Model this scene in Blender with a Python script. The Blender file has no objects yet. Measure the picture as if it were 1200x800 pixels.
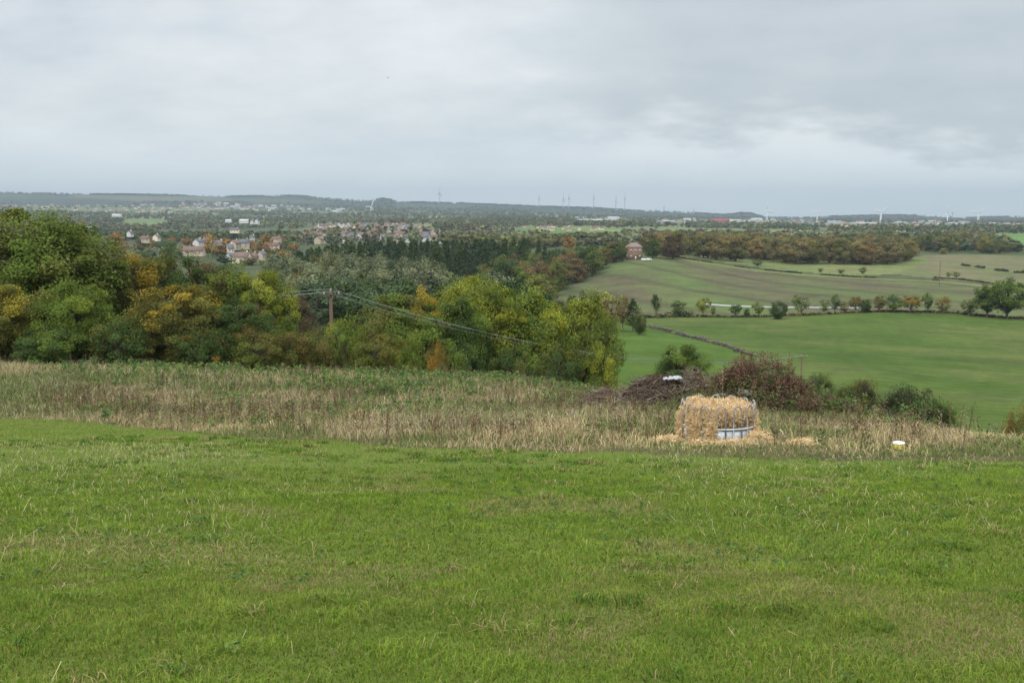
import bpy, math, random
import numpy as np
from mathutils import Vector

rng = np.random.default_rng(7)
random.seed(7)
SC = bpy.context.scene
COL = SC.collection

# ------------------------------------------------------------------ camera maths
F = 1287.0                  # focal length in pixels of a 1200 x 800 frame
EL = 258.0                  # pixel row of the eye level
CZ = 1.7                    # eye height
PIT = math.atan((400 - EL) / F)
CP, SP = math.cos(PIT), math.sin(PIT)


def at(px, py, Y):
    """point on the sight line of a pixel at forward distance Y"""
    a, b = px - 600.0, 400.0 - py
    dy = CP * F + SP * b
    dz = -SP * F + CP * b
    k = Y / dy
    return Vector((a * k, Y, CZ + dz * k))


def zpx(py, Y):
    b = 400.0 - py
    return CZ + (-SP * F + CP * b) / (CP * F + SP * b) * Y


def project(X, Y, Z):
    dz = Z - CZ
    d = Y * CP - dz * SP
    u = Y * SP + dz * CP
    return 600 + F * X / d, 400 - F * u / d


# ------------------------------------------------------------------ noise
_NG = np.random.default_rng(99).random((256, 256))


def vnoise(x, y):
    x = np.asarray(x, float); y = np.asarray(y, float)
    ix = np.floor(x).astype(int); iy = np.floor(y).astype(int)
    fx = x - ix; fy = y - iy
    fx = fx * fx * (3 - 2 * fx); fy = fy * fy * (3 - 2 * fy)
    g = lambda i, j: _NG[i & 255, j & 255]
    return (g(ix, iy) * (1 - fx) + g(ix + 1, iy) * fx) * (1 - fy) + (g(ix, iy + 1) * (1 - fx) + g(ix + 1, iy + 1) * fx) * fy


def fbm(x, y, o=3):
    s = 0; a = 1.0; t = 0
    for k in range(o):
        s = s + a * vnoise(x * 2 ** k + 17.3 * k, y * 2 ** k + 5.1 * k); t += a; a *= .5
    return s / t


# ------------------------------------------------------------------ terrain
TG = np.linspace(-1.4, 1.4, 1121)
PXG = 600 + TG * (CP * F + 40)         # pixel column of each bearing (close enough)


def dr(*pts):                          # row given as drops below the eye
    p = np.array(pts, float)
    return CZ - np.interp(PXG, p[:, 0], p[:, 1])


def pr(Y, *pts):                       # row given as pixel rows
    p = np.array(pts, float)
    return zpx(np.interp(PXG, p[:, 0], p[:, 1]), Y)


SKY = [(-300, 226), (0, 225), (60, 226), (89, 227), (130, 227), (200, 228), (255, 229.5), (300, 229), (330, 228.5), (352, 229),
       (380, 232), (430, 235), (440, 233), (446, 232), (455, 233.5), (462, 236), (500, 236.5), (550, 238), (600, 240),
       (650, 242), (700, 243), (740, 246), (760, 247), (770, 246.5), (800, 248), (850, 251), (864, 250.5), (872, 249), (884, 249.5), (894, 252),
       (910, 254), (950, 254), (985, 253), (1010, 252.5), (1050, 251.5), (1085, 252), (1100, 253), (1130, 254), (1150, 255),
       (1165, 254), (1200, 253.5), (1500, 254)]
PL = lambda Y: 1.7 + .14 * Y
ROWS = [(Y, dr((0, PL(Y)))) for Y in (1, 2, 4, 8, 14, 20, 25)]
ROWS += [
    (32, dr((0, PL(32)), (1100, PL(32)), (1200, 6.3), (1300, 6.7))),
    (38, dr((0, PL(38)), (700, PL(38)), (880, 6.6), (950, 6.5), (1000, 6.6), (1100, 7.05), (1200, 8.6), (1300, 9))),
    (45, dr((0, 8.0), (700, 7.8), (850, 7.2), (950, 7.2), (1000, 7.55), (1100, 9.3), (1200, 12), (1300, 13))),
    (60, dr((0, 8.35), (300, 8.75), (600, 9.1), (700, 9.5), (800, 10.5), (950, 11.5), (1100, 15), (1200, 18))),
    (75, dr((0, 9.8), (300, 10.25), (600, 10.9), (700, 12.5), (800, 15), (950, 18), (1100, 21), (1200, 22))),
    (100, dr((0, 15), (600, 17), (700, 18), (800, 20), (950, 22), (1200, 24))),
    (150, dr((0, 22), (600, 22.5), (740, 22), (950, 26), (1200, 27))),
    (220, dr((0, 27), (600, 27), (740, 25.6), (900, 28.5), (1200, 31))),
    (300, dr((0, 29.4), (600, 31), (740, 30.3), (900, 32.4), (1200, 34.7))),
    (400, dr((0, 31), (600, 34), (740, 35), (900, 34.8), (1050, 33.2), (1200, 35.4))),
    (460, pr(460, (0, 345), (600, 355), (640, 361), (900, 358), (1050, 354), (1200, 360))),
    (560, pr(560, (0, 334), (600, 345), (640, 347), (743, 335), (900, 340), (1200, 344))),
    (700, pr(700, (0, 322), (600, 322), (640, 325), (743, 309), (900, 324), (1200, 328))),
    (800, pr(800, (0, 310), (600, 312), (690, 306), (743, 299), (800, 302), (900, 311), (1090, 313), (1200, 316))),
    (1000, pr(1000, (0, 297), (300, 296), (450, 290), (600, 297), (743, 292), (900, 297), (1090, 299), (1200, 302))),
    (1300, pr(1300, (0, 288), (300, 287), (450, 281), (600, 288), (700, 284), (900, 287), (1090, 289), (1200, 291))),
    (1800, pr(1800, (0, 279), (300, 277), (400, 268), (500, 268), (600, 277), (700, 272), (850, 274), (1200, 277))),
    (2500, pr(2500, (0, 266), (300, 267), (450, 263), (600, 267), (700, 265), (900, 269), (1200, 269))),
    (3500, pr(3500, (0, 257), (600, 260), (900, 263), (1200, 264))),
    (5000, pr(5000, (0, 248), (300, 250), (600, 254.5), (900, 260), (1200, 261))),
    (7000, pr(7000, (0, 241), (300, 242.5), (600, 249), (900, 257.5), (1200, 258.5))),
    (8600, pr(8600, *[(x, y + 3.2) for x, y in SKY])),
    (10000, pr(10000, *SKY)),
]
ROWS += [(12500, ROWS[-1][1] - 70), (16000, ROWS[-1][1] - 150)]
SG = np.linspace(0, math.log(16000), 620)
_ls = np.log([r[0] for r in ROWS])
_zz = np.array([r[1] for r in ROWS])
ZG = np.empty((len(SG), len(TG)))
_k = np.exp(-.5 * (np.arange(-9, 10) / 3.0) ** 2); _k /= _k.sum()
for _j in range(len(TG)):
    c = np.interp(SG, _ls, _zz[:, _j])
    cp = np.pad(c, 9, mode='reflect', reflect_type='odd')
    ZG[:, _j] = np.convolve(cp, _k, 'valid')
_k2 = np.exp(-.5 * (np.arange(-12, 13) / 4.0) ** 2); _k2 /= _k2.sum()
_far = np.exp(SG) > 6000
for _i in range(len(SG)):
    if not _far[_i]:
        ZG[_i] = np.convolve(np.pad(ZG[_i], 12, mode='edge'), _k2, 'valid')

MOUND = (at(882, 450, 39.5).x, 39.5)


def zt(X, Y):
    """ground height, arrays or numbers"""
    X = np.asarray(X, float); Y = np.asarray(Y, float)
    Yc = np.maximum(Y, 1.0)
    t = np.clip(X / np.maximum(Y, 14.0), TG[0], TG[-1] - 1e-6)
    s = np.clip(np.log(Yc), 0, SG[-1] - 1e-6)
    fi = s / (SG[1] - SG[0]); fj = (t - TG[0]) / (TG[1] - TG[0])
    i = fi.astype(int); j = fj.astype(int)
    i = np.minimum(i, len(SG) - 2); j = np.minimum(j, len(TG) - 2)
    fi = fi - i; fj = fj - j
    z = (ZG[i, j] * (1 - fj) + ZG[i, j + 1] * fj) * (1 - fi) + (ZG[i + 1, j] * (1 - fj) + ZG[i + 1, j + 1] * fj) * fi
    z = np.where(Y < 1.0, -.14 * Y, z)
    m = np.exp(-(((X - MOUND[0]) / 2.0) ** 2 + ((Y - MOUND[1]) / 1.8) ** 2) ** 1.4) * .95 * (.75 + .5 * vnoise(X * .8 + 3, Y * .8))
    bump = (fbm(X * .7, Y * .7, 3) - .5) * .10 * np.clip(1.2 - Y / 80.0, 0, 1)
    roll = (fbm(X * .012, Y * .012, 2) - .5) * 1.6 * np.clip((Y - 100) / 200.0, 0, 1)
    return z + m + bump + roll


def zg(x, y):
    return float(zt(np.array([x]), np.array([y]))[0])


_YS = np.exp(np.linspace(math.log(4), math.log(10500), 4000))


def hit(px, py, ymin=4):
    """where the sight line of a pixel meets the ground (beyond ymin)"""
    a, b = px - 600.0, 400.0 - py
    dy = CP * F + SP * b; dz = -SP * F + CP * b
    Y = _YS[_YS >= ymin]
    X = a / dy * Y
    below = (CZ + dz / dy * Y) <= zt(X, Y)
    i = int(np.argmax(below)) if below.any() else len(Y) - 1
    return Vector((X[i], Y[i], zg(X[i], Y[i])))


def inside(px, py, poly):
    px = np.asarray(px); py = np.asarray(py)
    r = np.zeros(px.shape, bool)
    n = len(poly)
    for k in range(n):
        x1, y1 = poly[k]; x2, y2 = poly[(k + 1) % n]
        if y1 == y2:
            continue
        c = ((y1 > py) != (y2 > py)) & (px < (x2 - x1) * (py - y1) / (y2 - y1) + x1)
        r ^= c
    return r


# ------------------------------------------------------------------ mesh building
class MB:
    def __init__(s):
        s.V = []; s.L = []; s.T = []; s.C = []; s.M = []; s.n = 0

    def add(s, V, faces, col=None, mat=0):
        """V (n,3); faces (m,k) indices; col (n,3) or a triple"""
        V = np.asarray(V, float).reshape(-1, 3); faces = np.asarray(faces, int)
        s.V.append(V); s.L.append((faces + s.n).ravel()); s.T.append(np.full(len(faces), faces.shape[1]))
        s.M.append(np.full(len(faces), mat))
        if col is None:
            col = (1, 0, 0)
        c = np.asarray(col, float)
        if c.ndim == 1:
            c = np.tile(c, (len(V), 1))
        s.C.append(c); s.n += len(V)

    def box(s, c, d, rz=0.0, mat=0, col=None, taper=1.0):
        x, y, z = d[0] / 2, d[1] / 2, d[2] / 2
        v = np.array([(-x, -y, -z), (x, -y, -z), (x, y, -z), (-x, y, -z), (-x * taper, -y * taper, z), (x * taper, -y * taper, z), (x * taper, y * taper, z), (-x * taper, y * taper, z)])
        cs, sn = math.cos(rz), math.sin(rz)
        v = np.c_[v[:, 0] * cs - v[:, 1] * sn, v[:, 0] * sn + v[:, 1] * cs, v[:, 2]] + np.array(c)
        s.add(v, [(0, 3, 2, 1), (4, 5, 6, 7), (0, 1, 5, 4), (1, 2, 6, 5), (2, 3, 7, 6), (3, 0, 4, 7)], col, mat)

    def tube(s, P, R, n=6, col=None, mat=0, cap=True):
        P = np.asarray(P, float); m = len(P)
        R = np.full(m, R) if np.isscalar(R) else np.asarray(R, float)
        T = np.gradient(P, axis=0); T /= np.maximum(np.linalg.norm(T, axis=1, keepdims=True), 1e-9)
        ref = np.array([0, 0, 1.0]) if abs(T[:, 2]).mean() < .8 else np.array([1.0, 0, 0])
        U = np.cross(T, ref); U /= np.maximum(np.linalg.norm(U, axis=1, keepdims=True), 1e-9)
        W = np.cross(T, U)
        a = np.arange(n) * 2 * math.pi / n
        V = P[:, None, :] + R[:, None, None] * (np.cos(a)[None, :, None] * U[:, None, :] + np.sin(a)[None, :, None] * W[:, None, :])
        V = V.reshape(-1, 3)
        i = np.arange(m - 1)[:, None] * n; j = np.arange(n)[None, :]; j2 = (j + 1) % n
        q = np.stack([i + j, i + j2, i + n + j2, i + n + j], -1).reshape(-1, 4)
        base = s.n
        s.add(V, q, col, mat)
        if cap:
            for e in (0, (m - 1) * n):
                s.L.append(np.arange(n) + base + e); s.T.append(np.array([n])); s.M.append(np.array([mat]))

    def cards(s, c, nrm, a, b, col, rng=rng, mat=0):
        """diamond leaf cards: centres, normals, half length, half width"""
        N = len(c)
        r = rng.normal(size=(N, 3))
        u = np.cross(nrm, r); u /= np.maximum(np.linalg.norm(u, axis=1, keepdims=True), 1e-6)
        w = np.cross(nrm, u); w /= np.maximum(np.linalg.norm(w, axis=1, keepdims=True), 1e-6)
        a = np.broadcast_to(np.asarray(a, float), (N,))[:, None]; b = np.broadcast_to(np.asarray(b, float), (N,))[:, None]
        V = np.stack([c - u * a, c - w * b + u * a * .15, c + u * a, c + w * b + u * a * .15], 1).reshape(-1, 3)
        f = np.arange(4 * N).reshape(-1, 4)
        s.add(V, f, np.repeat(col, 4, axis=0), mat)

    def mesh(s, name, mats, smooth=False):
        me = bpy.data.meshes.new(name)
        V = np.concatenate(s.V); L = np.concatenate(s.L); T = np.concatenate(s.T)
        me.vertices.add(len(V)); me.vertices.foreach_set('co', V.astype(np.float32).ravel())
        me.loops.add(len(L)); me.loops.foreach_set('vertex_index', L.astype(np.int32))
        me.polygons.add(len(T))
        me.polygons.foreach_set('loop_start', np.r_[0, np.cumsum(T)[:-1]].astype(np.int32))
        me.polygons.foreach_set('loop_total', T.astype(np.int32))
        if not isinstance(mats, (list, tuple)):
            mats = [mats]
        for m in mats:
            me.materials.append(m)
        M = np.concatenate(s.M)
        if M.any():
            me.polygons.foreach_set('material_index', M.astype(np.int32))
        if smooth:
            me.polygons.foreach_set('use_smooth', np.ones(len(T), bool))
        me.update(calc_edges=True)
        a = me.attributes.new('Col', 'FLOAT_COLOR', 'POINT')
        C = np.concatenate(s.C); C = np.c_[C, np.ones(len(C))]
        a.data.foreach_set('color', C.astype(np.float32).ravel())
        return me


def link(name, me, parent=None, loc=(0, 0, 0), rz=0.0):
    o = bpy.data.objects.new(name, me); COL.objects.link(o)
    o.parent = parent; o.location = loc; o.rotation_euler = (0, 0, rz)
    return o


def tag(o, label=None, cat=None, group=None, kind=None):
    if label: o['label'] = label
    if cat: o['category'] = cat
    if group: o['group'] = group
    if kind: o['kind'] = kind
    return o


def empty(name, loc, rz=0.0, label=None, cat=None, group=None):
    o = link(name, None, None, loc, rz); o.empty_display_size = .3
    return tag(o, label, cat, group)


def copy_tree(o, parent=None):
    c = o.copy(); COL.objects.link(c); c.parent = parent
    for ch in list(o.children):
        copy_tree(ch, c)
    return c


# ------------------------------------------------------------------ materials
def mat(name):
    m = bpy.data.materials.new(name); m.use_nodes = True
    nt = m.node_tree; nt.nodes.clear()
    return m, nt, nt.nodes, nt.links


def nd(nt, t, **kw):
    n = nt.nodes.new(t)
    for k, v in kw.items():
        setattr(n, k, v)
    return n


def math_n(nt, op, a, b=None, clamp=False):
    n = nd(nt, 'ShaderNodeMath', operation=op, use_clamp=clamp)
    for i, v in enumerate((a, b)):
        if v is None: continue
        if isinstance(v, (int, float)): n.inputs[i].default_value = v
        else: nt.links.new(v, n.inputs[i])
    return n.outputs[0]


def mix_n(nt, f, a, b, blend='MIX'):
    n = nd(nt, 'ShaderNodeMix', data_type='RGBA', blend_type=blend)
    for s, v in ((n.inputs[0], f), (n.inputs[6], a), (n.inputs[7], b)):
        if isinstance(v, (int, float)): s.default_value = v
        elif isinstance(v, (tuple, list)): s.default_value = (*v[:3], 1)
        else: nt.links.new(v, s)
    return n.outputs[2]


def noise_n(nt, scale, detail=3.0, vec=None, rough=.5):
    n = nd(nt, 'ShaderNodeTexNoise'); n.inputs['Scale'].default_value = scale; n.inputs['Detail'].default_value = detail
    n.inputs['Roughness'].default_value = rough
    if vec is not None: nt.links.new(vec, n.inputs['Vector'])
    return n.outputs['Fac']


def ramp_n(nt, f, stops):
    n = nd(nt, 'ShaderNodeValToRGB')
    e = n.color_ramp.elements
    while len(e) < len(stops): e.new(.5)
    for x, (p, c) in zip(e, stops):
        x.position = p; x.color = (*c, 1) if len(c) == 3 else c
    nt.links.new(f, n.inputs[0])
    return n.outputs[0]


def surf(nt, col, rough=.8, spec=.2, metal=0.0, trans=0.0, bump=None, bstr=.3, bdist=.05):
    p = nd(nt, 'ShaderNodeBsdfPrincipled')
    if isinstance(col, (tuple, list)): p.inputs['Base Color'].default_value = (*col[:3], 1)
    else: nt.links.new(col, p.inputs['Base Color'])
    p.inputs['Roughness'].default_value = rough; p.inputs['Specular IOR Level'].default_value = spec; p.inputs['Metallic'].default_value = metal
    if bump is not None:
        b = nd(nt, 'ShaderNodeBump'); b.inputs['Strength'].default_value = bstr; b.inputs['Distance'].default_value = bdist
        nt.links.new(bump, b.inputs['Height']); nt.links.new(b.outputs[0], p.inputs['Normal'])
    out = nd(nt, 'ShaderNodeOutputMaterial')
    if trans > 0:
        t = nd(nt, 'ShaderNodeBsdfTranslucent')
        if isinstance(col, (tuple, list)): t.inputs[0].default_value = (*col[:3], 1)
        else: nt.links.new(col, t.inputs[0])
        mx = nd(nt, 'ShaderNodeMixShader'); mx.inputs[0].default_value = trans
        nt.links.new(p.outputs[0], mx.inputs[1]); nt.links.new(t.outputs[0], mx.inputs[2]); nt.links.new(mx.outputs[0], out.inputs[0])
    else:
        nt.links.new(p.outputs[0], out.inputs[0])


def plain(name, c, rough=.7, var=.25, scale=3.0, spec=.3, metal=0.0, c2=None):
    m, nt, N, L = mat(name)
    co = nd(nt, 'ShaderNodeTexCoord').outputs['Object']
    f = noise_n(nt, scale, 5, co, .6)
    a = tuple(x * (1 - var) for x in c); b = c2 or tuple(min(1, x * (1 + var)) for x in c)
    surf(nt, ramp_n(nt, f, [(.3, a), (.7, b)]), rough, spec, metal, bump=f, bstr=.2)
    return m


def vcol_mat(name, trans=.25, rough=.7, spec=.15):
    m, nt, N, L = mat(name)
    a = nd(nt, 'ShaderNodeAttribute', attribute_name='Col')
    surf(nt, a.outputs['Color'], rough, spec, trans=trans)
    return m


def leaf_mat():
    m, nt, N, L = mat('leaves')
    a = nd(nt, 'ShaderNodeAttribute', attribute_name='Col')
    sp = nd(nt, 'ShaderNodeSeparateColor'); L.new(a.outputs['Color'], sp.inputs[0])
    oi = nd(nt, 'ShaderNodeObjectInfo')
    alt = nd(nt, 'ShaderNodeAttribute', attribute_type='OBJECT', attribute_name='turned')
    amt = nd(nt, 'ShaderNodeAttribute', attribute_type='OBJECT', attribute_name='turned_share')
    # clumps whose own number lies under the tree's share of turned leaves take the autumn colour
    f = math_n(nt, 'SUBTRACT', amt.outputs['Fac'], sp.outputs[1])
    f = math_n(nt, 'MULTIPLY', f, 7.0); f = math_n(nt, 'ADD', f, .5, True)
    c = mix_n(nt, f, oi.outputs['Color'], alt.outputs['Color'])
    v = nd(nt, 'ShaderNodeCombineColor')
    for i in range(3): L.new(sp.outputs[0], v.inputs[i])
    c = mix_n(nt, 1.0, c, v.outputs[0], 'MULTIPLY')
    surf(nt, c, .8, .03, trans=.26)
    return m


def bark_mat():
    m, nt, N, L = mat('bark')
    co = nd(nt, 'ShaderNodeTexCoord').outputs['Object']
    mp = nd(nt, 'ShaderNodeMapping'); mp.inputs['Scale'].default_value = (6, 6, 1.2); L.new(co, mp.inputs[0])
    f = noise_n(nt, 2.0, 6, mp.outputs[0], .65)
    surf(nt, ramp_n(nt, f, [(.3, (.035, .028, .02)), (.55, (.10, .085, .065)), (.75, (.19, .18, .15))]), .9, .1, bump=f, bstr=.6)
    return m


LEAF = leaf_mat(); BARK = bark_mat()
VCOL = vcol_mat('blades', .3, .8, .05)
DRY = vcol_mat('dry_stems', .12, .85, .08)


# ------------------------------------------------------------------ the ground, cut into its fields
tg = np.r_[np.linspace(-1.3, -.56, 60)[:-1], np.linspace(-.56, .56, 640), np.linspace(.56, 1.3, 60)[1:]]
yg = np.r_[np.linspace(-12, 0, 10)[:-1], np.linspace(0, 4, 14)[:-1], np.exp(np.linspace(math.log(4), math.log(16000), 560))]
TT, YY = np.meshgrid(tg, yg)
XX = TT * np.maximum(YY, 14.0)
ZZ = zt(XX, YY)
PX, PY = project(XX, np.maximum(YY, 1.0), ZZ)
jit = (fbm(XX * .05, YY * .05, 2) - .5) * 2.2
PYj = PY + jit * .6

EDGE = [(-400, 468), (-200, 478), (0, 489), (60, 492), (130, 498), (200, 506), (300, 514), (400, 519), (500, 522), (600, 525), (700, 528), (800, 533),
        (900, 539), (1000, 541), (1100, 541), (1200, 541), (1400, 540), (1600, 538)]
_ep = []
for x, y in EDGE:
    b = 400.0 - y
    k = -(-SP * F + CP * b) / (CP * F + SP * b)
    Yh = CZ / (k - .14)
    _ep.append(((x - 600) / (CP * F + SP * b), Yh))
_ep = np.array(_ep)


def yedge(X, Y):
    t = X / np.maximum(Y, 14.0)
    return np.interp(t, _ep[:, 0], _ep[:, 1]) + (fbm(X * .45 + 40, Y * .12, 4) - .5) * 3.6


POLY = {
    'pasture_field': [(650, 455), (690, 395), (735, 380), (752, 381.5), (790, 391), (835, 402), (870, 412), (910, 424), (930, 455)],
    'sown_field': [(630, 356), (735, 302.5), (765, 298.5), (800, 304), (850, 311.5), (900, 318), (1000, 325.5), (1100, 329.5), (1200, 340), (1320, 348),
                   (1320, 384), (1200, 373), (1130, 368.5), (1060, 365.5), (1000, 366.5), (900, 371), (770, 372), (640, 374)],
    'green_field': [(640, 374), (770, 372), (900, 371), (1000, 366.5), (1060, 365.5), (1130, 368.5), (1200, 373), (1320, 384), (1500, 392), (1500, 600), (640, 600)],
    'stubble_field': [(1045, 322), (1085, 309), (1080, 298.5), (1320, 301), (1320, 346), (1200, 337.5), (1100, 327)],
    'meadow': [(765, 297), (880, 305), (1000, 306), (1085, 300), (1085, 309), (1045, 322), (1000, 324), (900, 315.5), (800, 301)],
}
reg = np.zeros(XX.shape, int)                    # 0 valley
names = ['valley_ground', 'grass_field', 'rough_ground', 'pasture_field', 'sown_field', 'green_field', 'stubble_field', 'meadow', 'far_land', 'hill', 'country_road']
mid = (YY > 100) & (YY < 1060)
for nme in ('green_field', 'pasture_field', 'sown_field', 'stubble_field', 'meadow'):
    lim = mid & (YY > (330 if nme == 'sown_field' else 100))
    if nme == 'green_field': lim = lim & (YY < 480)
    if nme == 'pasture_field': lim = lim & (YY < 420)
    reg[inside(PX, PYj if nme != 'sown_field' else PY, POLY[nme]) & lim] = names.index(nme)
road = (YY > 1e9) & (YY < 500) & (np.abs(PY - np.interp(PX, [820, 870, 900, 985], [356.5, 359.2, 359.8, 360.2])) < 1.15) & (PX > 822) & (PX < 1005)
reg[road] = names.index('country_road')
ye = yedge(XX, YY)
reg[YY < 100] = 2
reg[(YY < ye) & (YY < 100)] = 1
reg[YY > 1250] = 8
reg[YY > 7000] = 9


def ground_mat(name):
    m, nt, N, L = mat(name)
    geo = nd(nt, 'ShaderNodeNewGeometry').outputs['Position']
    if name == 'grass_field':
        f = noise_n(nt, .35, 6, geo, .6); g = noise_n(nt, 9, 6, geo, .7)
        c = ramp_n(nt, f, [(.3, (.10, .145, .018)), (.6, (.12, .16, .022)), (.8, (.15, .155, .04))])
        c = mix_n(nt, g, (.05, .07, .012), c)
        surf(nt, c, .9, .1, bump=g, bstr=.8, bdist=.04)
    elif name == 'rough_ground':
        f = noise_n(nt, .5, 6, geo, .6); g = noise_n(nt, 11, 6, geo, .7)
        c = ramp_n(nt, f, [(.35, (.06, .075, .025)), (.55, (.15, .12, .06)), (.7, (.20, .16, .085))])
        c = mix_n(nt, g, (.025, .025, .012), c)
        surf(nt, c, .95, .05, bump=g, bstr=.8, bdist=.06)
    elif name in ('green_field', 'pasture_field', 'sown_field', 'stubble_field', 'meadow'):
        mp = nd(nt, 'ShaderNodeMapping'); L.new(geo, mp.inputs[0])
        mp.inputs['Rotation'].default_value = (0, 0, {'sown_field': math.radians(-62), 'stubble_field': math.radians(8)}.get(name, math.radians(20)))
        mp.inputs['Scale'].default_value = (.035, .006, .02) if name in ('sown_field', 'stubble_field') else (.02, .02, .02)
        f = noise_n(nt, 1.0, 5, mp.outputs[0], .55); g = noise_n(nt, .35, 8, geo, .75); h = noise_n(nt, .012, 4, geo, .5)
        st = {'green_field': [(.3, (.036, .066, .011)), (.5, (.050, .081, .015)), (.72, (.078, .096, .026))],
              'pasture_field': [(.3, (.042, .078, .012)), (.55, (.055, .092, .016)), (.75, (.082, .104, .027))],
              'sown_field': [(.40, (.082, .070, .042)), (.5, (.080, .088, .038)), (.6, (.076, .104, .034))],
              'stubble_field': [(.36, (.115, .098, .060)), (.5, (.112, .108, .054)), (.64, (.085, .104, .042))],
              'meadow': [(.3, (.085, .11, .038)), (.5, (.11, .128, .047)), (.7, (.15, .138, .066))]}[name]
        ff = math_n(nt, 'ADD', math_n(nt, 'MULTIPLY', f, .55), math_n(nt, 'MULTIPLY', h, .45))
        c = ramp_n(nt, ff, st)
        if name == 'sown_field':     # drilled lines and tramlines
            wv = nd(nt, 'ShaderNodeTexWave', wave_type='BANDS'); wv.inputs['Scale'].default_value = .40; wv.inputs['Distortion'].default_value = 1.5
            L.new(mp.outputs[0], wv.inputs['Vector'])
            c = mix_n(nt, math_n(nt, 'MULTIPLY', math_n(nt, 'POWER', wv.outputs['Fac'], 6.0), .6), c, (.046, .044, .026))
        if name == 'green_field':
            mp2 = nd(nt, 'ShaderNodeMapping'); mp2.inputs['Rotation'].default_value = (0, 0, math.radians(84)); L.new(geo, mp2.inputs[0])
            wv = nd(nt, 'ShaderNodeTexWave', wave_type='BANDS'); wv.inputs['Scale'].default_value = .0085; wv.inputs['Distortion'].default_value = 1.2; wv.inputs['Detail Scale'].default_value = .3; wv.inputs['Detail'].default_value = 1
            L.new(mp2.outputs[0], wv.inputs['Vector'])
            c = mix_n(nt, math_n(nt, 'MULTIPLY', math_n(nt, 'POWER', wv.outputs['Fac'], 24.0), .55), c, (.045, .07, .02))
            k2 = noise_n(nt, .03, 6, geo, .7)
            c = mix_n(nt, ramp_n(nt, k2, [(.46, (0, 0, 0)), (.62, (.55, .55, .55))]), c, (.088, .094, .032))
        d = ramp_n(nt, g, [(.3, (.72, .72, .72)), (.7, (1.25, 1.25, 1.2))])
        c = mix_n(nt, 1.0, c, d, 'MULTIPLY')
        mm = noise_n(nt, .045, 8, geo, .78)
        c = mix_n(nt, 1.0, c, ramp_n(nt, mm, [(.36, (.74, .76, .74)), (.5, (1, 1, 1)), (.64, (1.24, 1.2, 1.16))]), 'MULTIPLY')
        surf(nt, c, .95, .05, bump=g, bstr=.5, bdist=.25)
    elif name == 'country_road':
        f = noise_n(nt, .6, 4, geo)
        surf(nt, ramp_n(nt, f, [(.3, (.26, .26, .25)), (.7, (.36, .36, .35))]), .8, .2)
    elif name == 'valley_ground':
        f = noise_n(nt, .05, 6, geo, .6)
        surf(nt, ramp_n(nt, f, [(.35, (.04, .05, .022)), (.6, (.06, .07, .03)), (.75, (.09, .08, .045))]), .95, .05)
    else:
        a = nd(nt, 'ShaderNodeAttribute', attribute_name='Col')
        f = noise_n(nt, .012, 6, geo, .65)
        d = ramp_n(nt, f, [(.3, (.6, .6, .6)), (.7, (1.35, 1.35, 1.35))])
        c = mix_n(nt, 1.0, a.outputs['Color'], d, 'MULTIPLY')
        surf(nt, c, .95, .05)
    return m


# patchwork of the far land: pixel polygons of open fields
FARF = [([(143, 258), (165, 256.5), (200, 257), (190, 264), (150, 264)], (.10, .135, .05)),
        ([(600, 268), (640, 267), (700, 270), (735, 274), (728, 281), (650, 276), (606, 277)], (.085, .135, .035)),
        ([(700, 268.5), (860, 269), (870, 273), (800, 276), (735, 275)], (.10, .16, .045)),
        ([(850, 269), (920, 270), (900, 274), (850, 273)], (.09, .145, .045)),
        ([(1160, 274), (1300, 273), (1300, 294), (1195, 292)], (.085, .15, .04)),
        ([(505, 253.5), (560, 254), (556, 256.5), (500, 256)], (.20, .19, .12)),
        ([(345, 248), (430, 248.5), (420, 251.5), (340, 251)], (.12, .15, .07)),
        ([(90, 229), (260, 231), (300, 236), (160, 236), (60, 233)], (.10, .092, .058)),
        ([(0, 232), (110, 232), (180, 238), (0, 238)], (.045, .052, .033)), ([(20, 246), (60, 246), (70, 248), (20, 248)], (.13, .14, .07)), ([(60, 254), (110, 253), (118, 255.5), (60, 256)], (.14, .14, .075)),
        ([(190, 250), (250, 249), (262, 251.5), (200, 252.5)], (.12, .13, .06)), ([(300, 253), (345, 253), (350, 255), (300, 256)], (.13, .14, .065)), ([(560, 259), (610, 259), (606, 261), (556, 261)], (.11, .13, .06)),
        ([(740, 263), (800, 262.5), (806, 265), (742, 265)], (.12, .15, .06)), ([(960, 268), (1010, 267.5), (1010, 269.5), (958, 270)], (.13, .14, .07)), ([(1060, 267), (1120, 267), (1124, 269), (1058, 269)], (.12, .13, .07)),
        ([(255, 232), (340, 233), (400, 238), (300, 238)], (.07, .075, .045)),
        ([(0, 228), (60, 229), (80, 232), (0, 233)], (.06, .07, .04)),
        ([(470, 238), (560, 241), (540, 245), (460, 243)], (.05, .06, .036))]
cl = fbm(XX * .0016 + 3, YY * .0016, 4)
base = np.where(cl[..., None] > .58, np.array([.115, .13, .06]), np.where(cl[..., None] > .45, np.array([.08, .095, .045]), np.array([.06, .07, .038])))
base[YY > 7000] = (.036, .044, .028)
for poly, c in FARF:
    ins = inside(PX, PY, poly) & (YY > 1100)
    base[ins] = c
nY, nT = XX.shape
idx = np.arange(nY * nT).reshape(nY, nT)
Q = np.stack([idx[:-1, :-1], idx[:-1, 1:], idx[1:, 1:], idx[1:, :-1]], -1).reshape(-1, 4)
R = reg[:-1, :-1].ravel()
VV = np.stack([XX, YY, ZZ], -1).reshape(-1, 3); CC = base.reshape(-1, 3)
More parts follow.
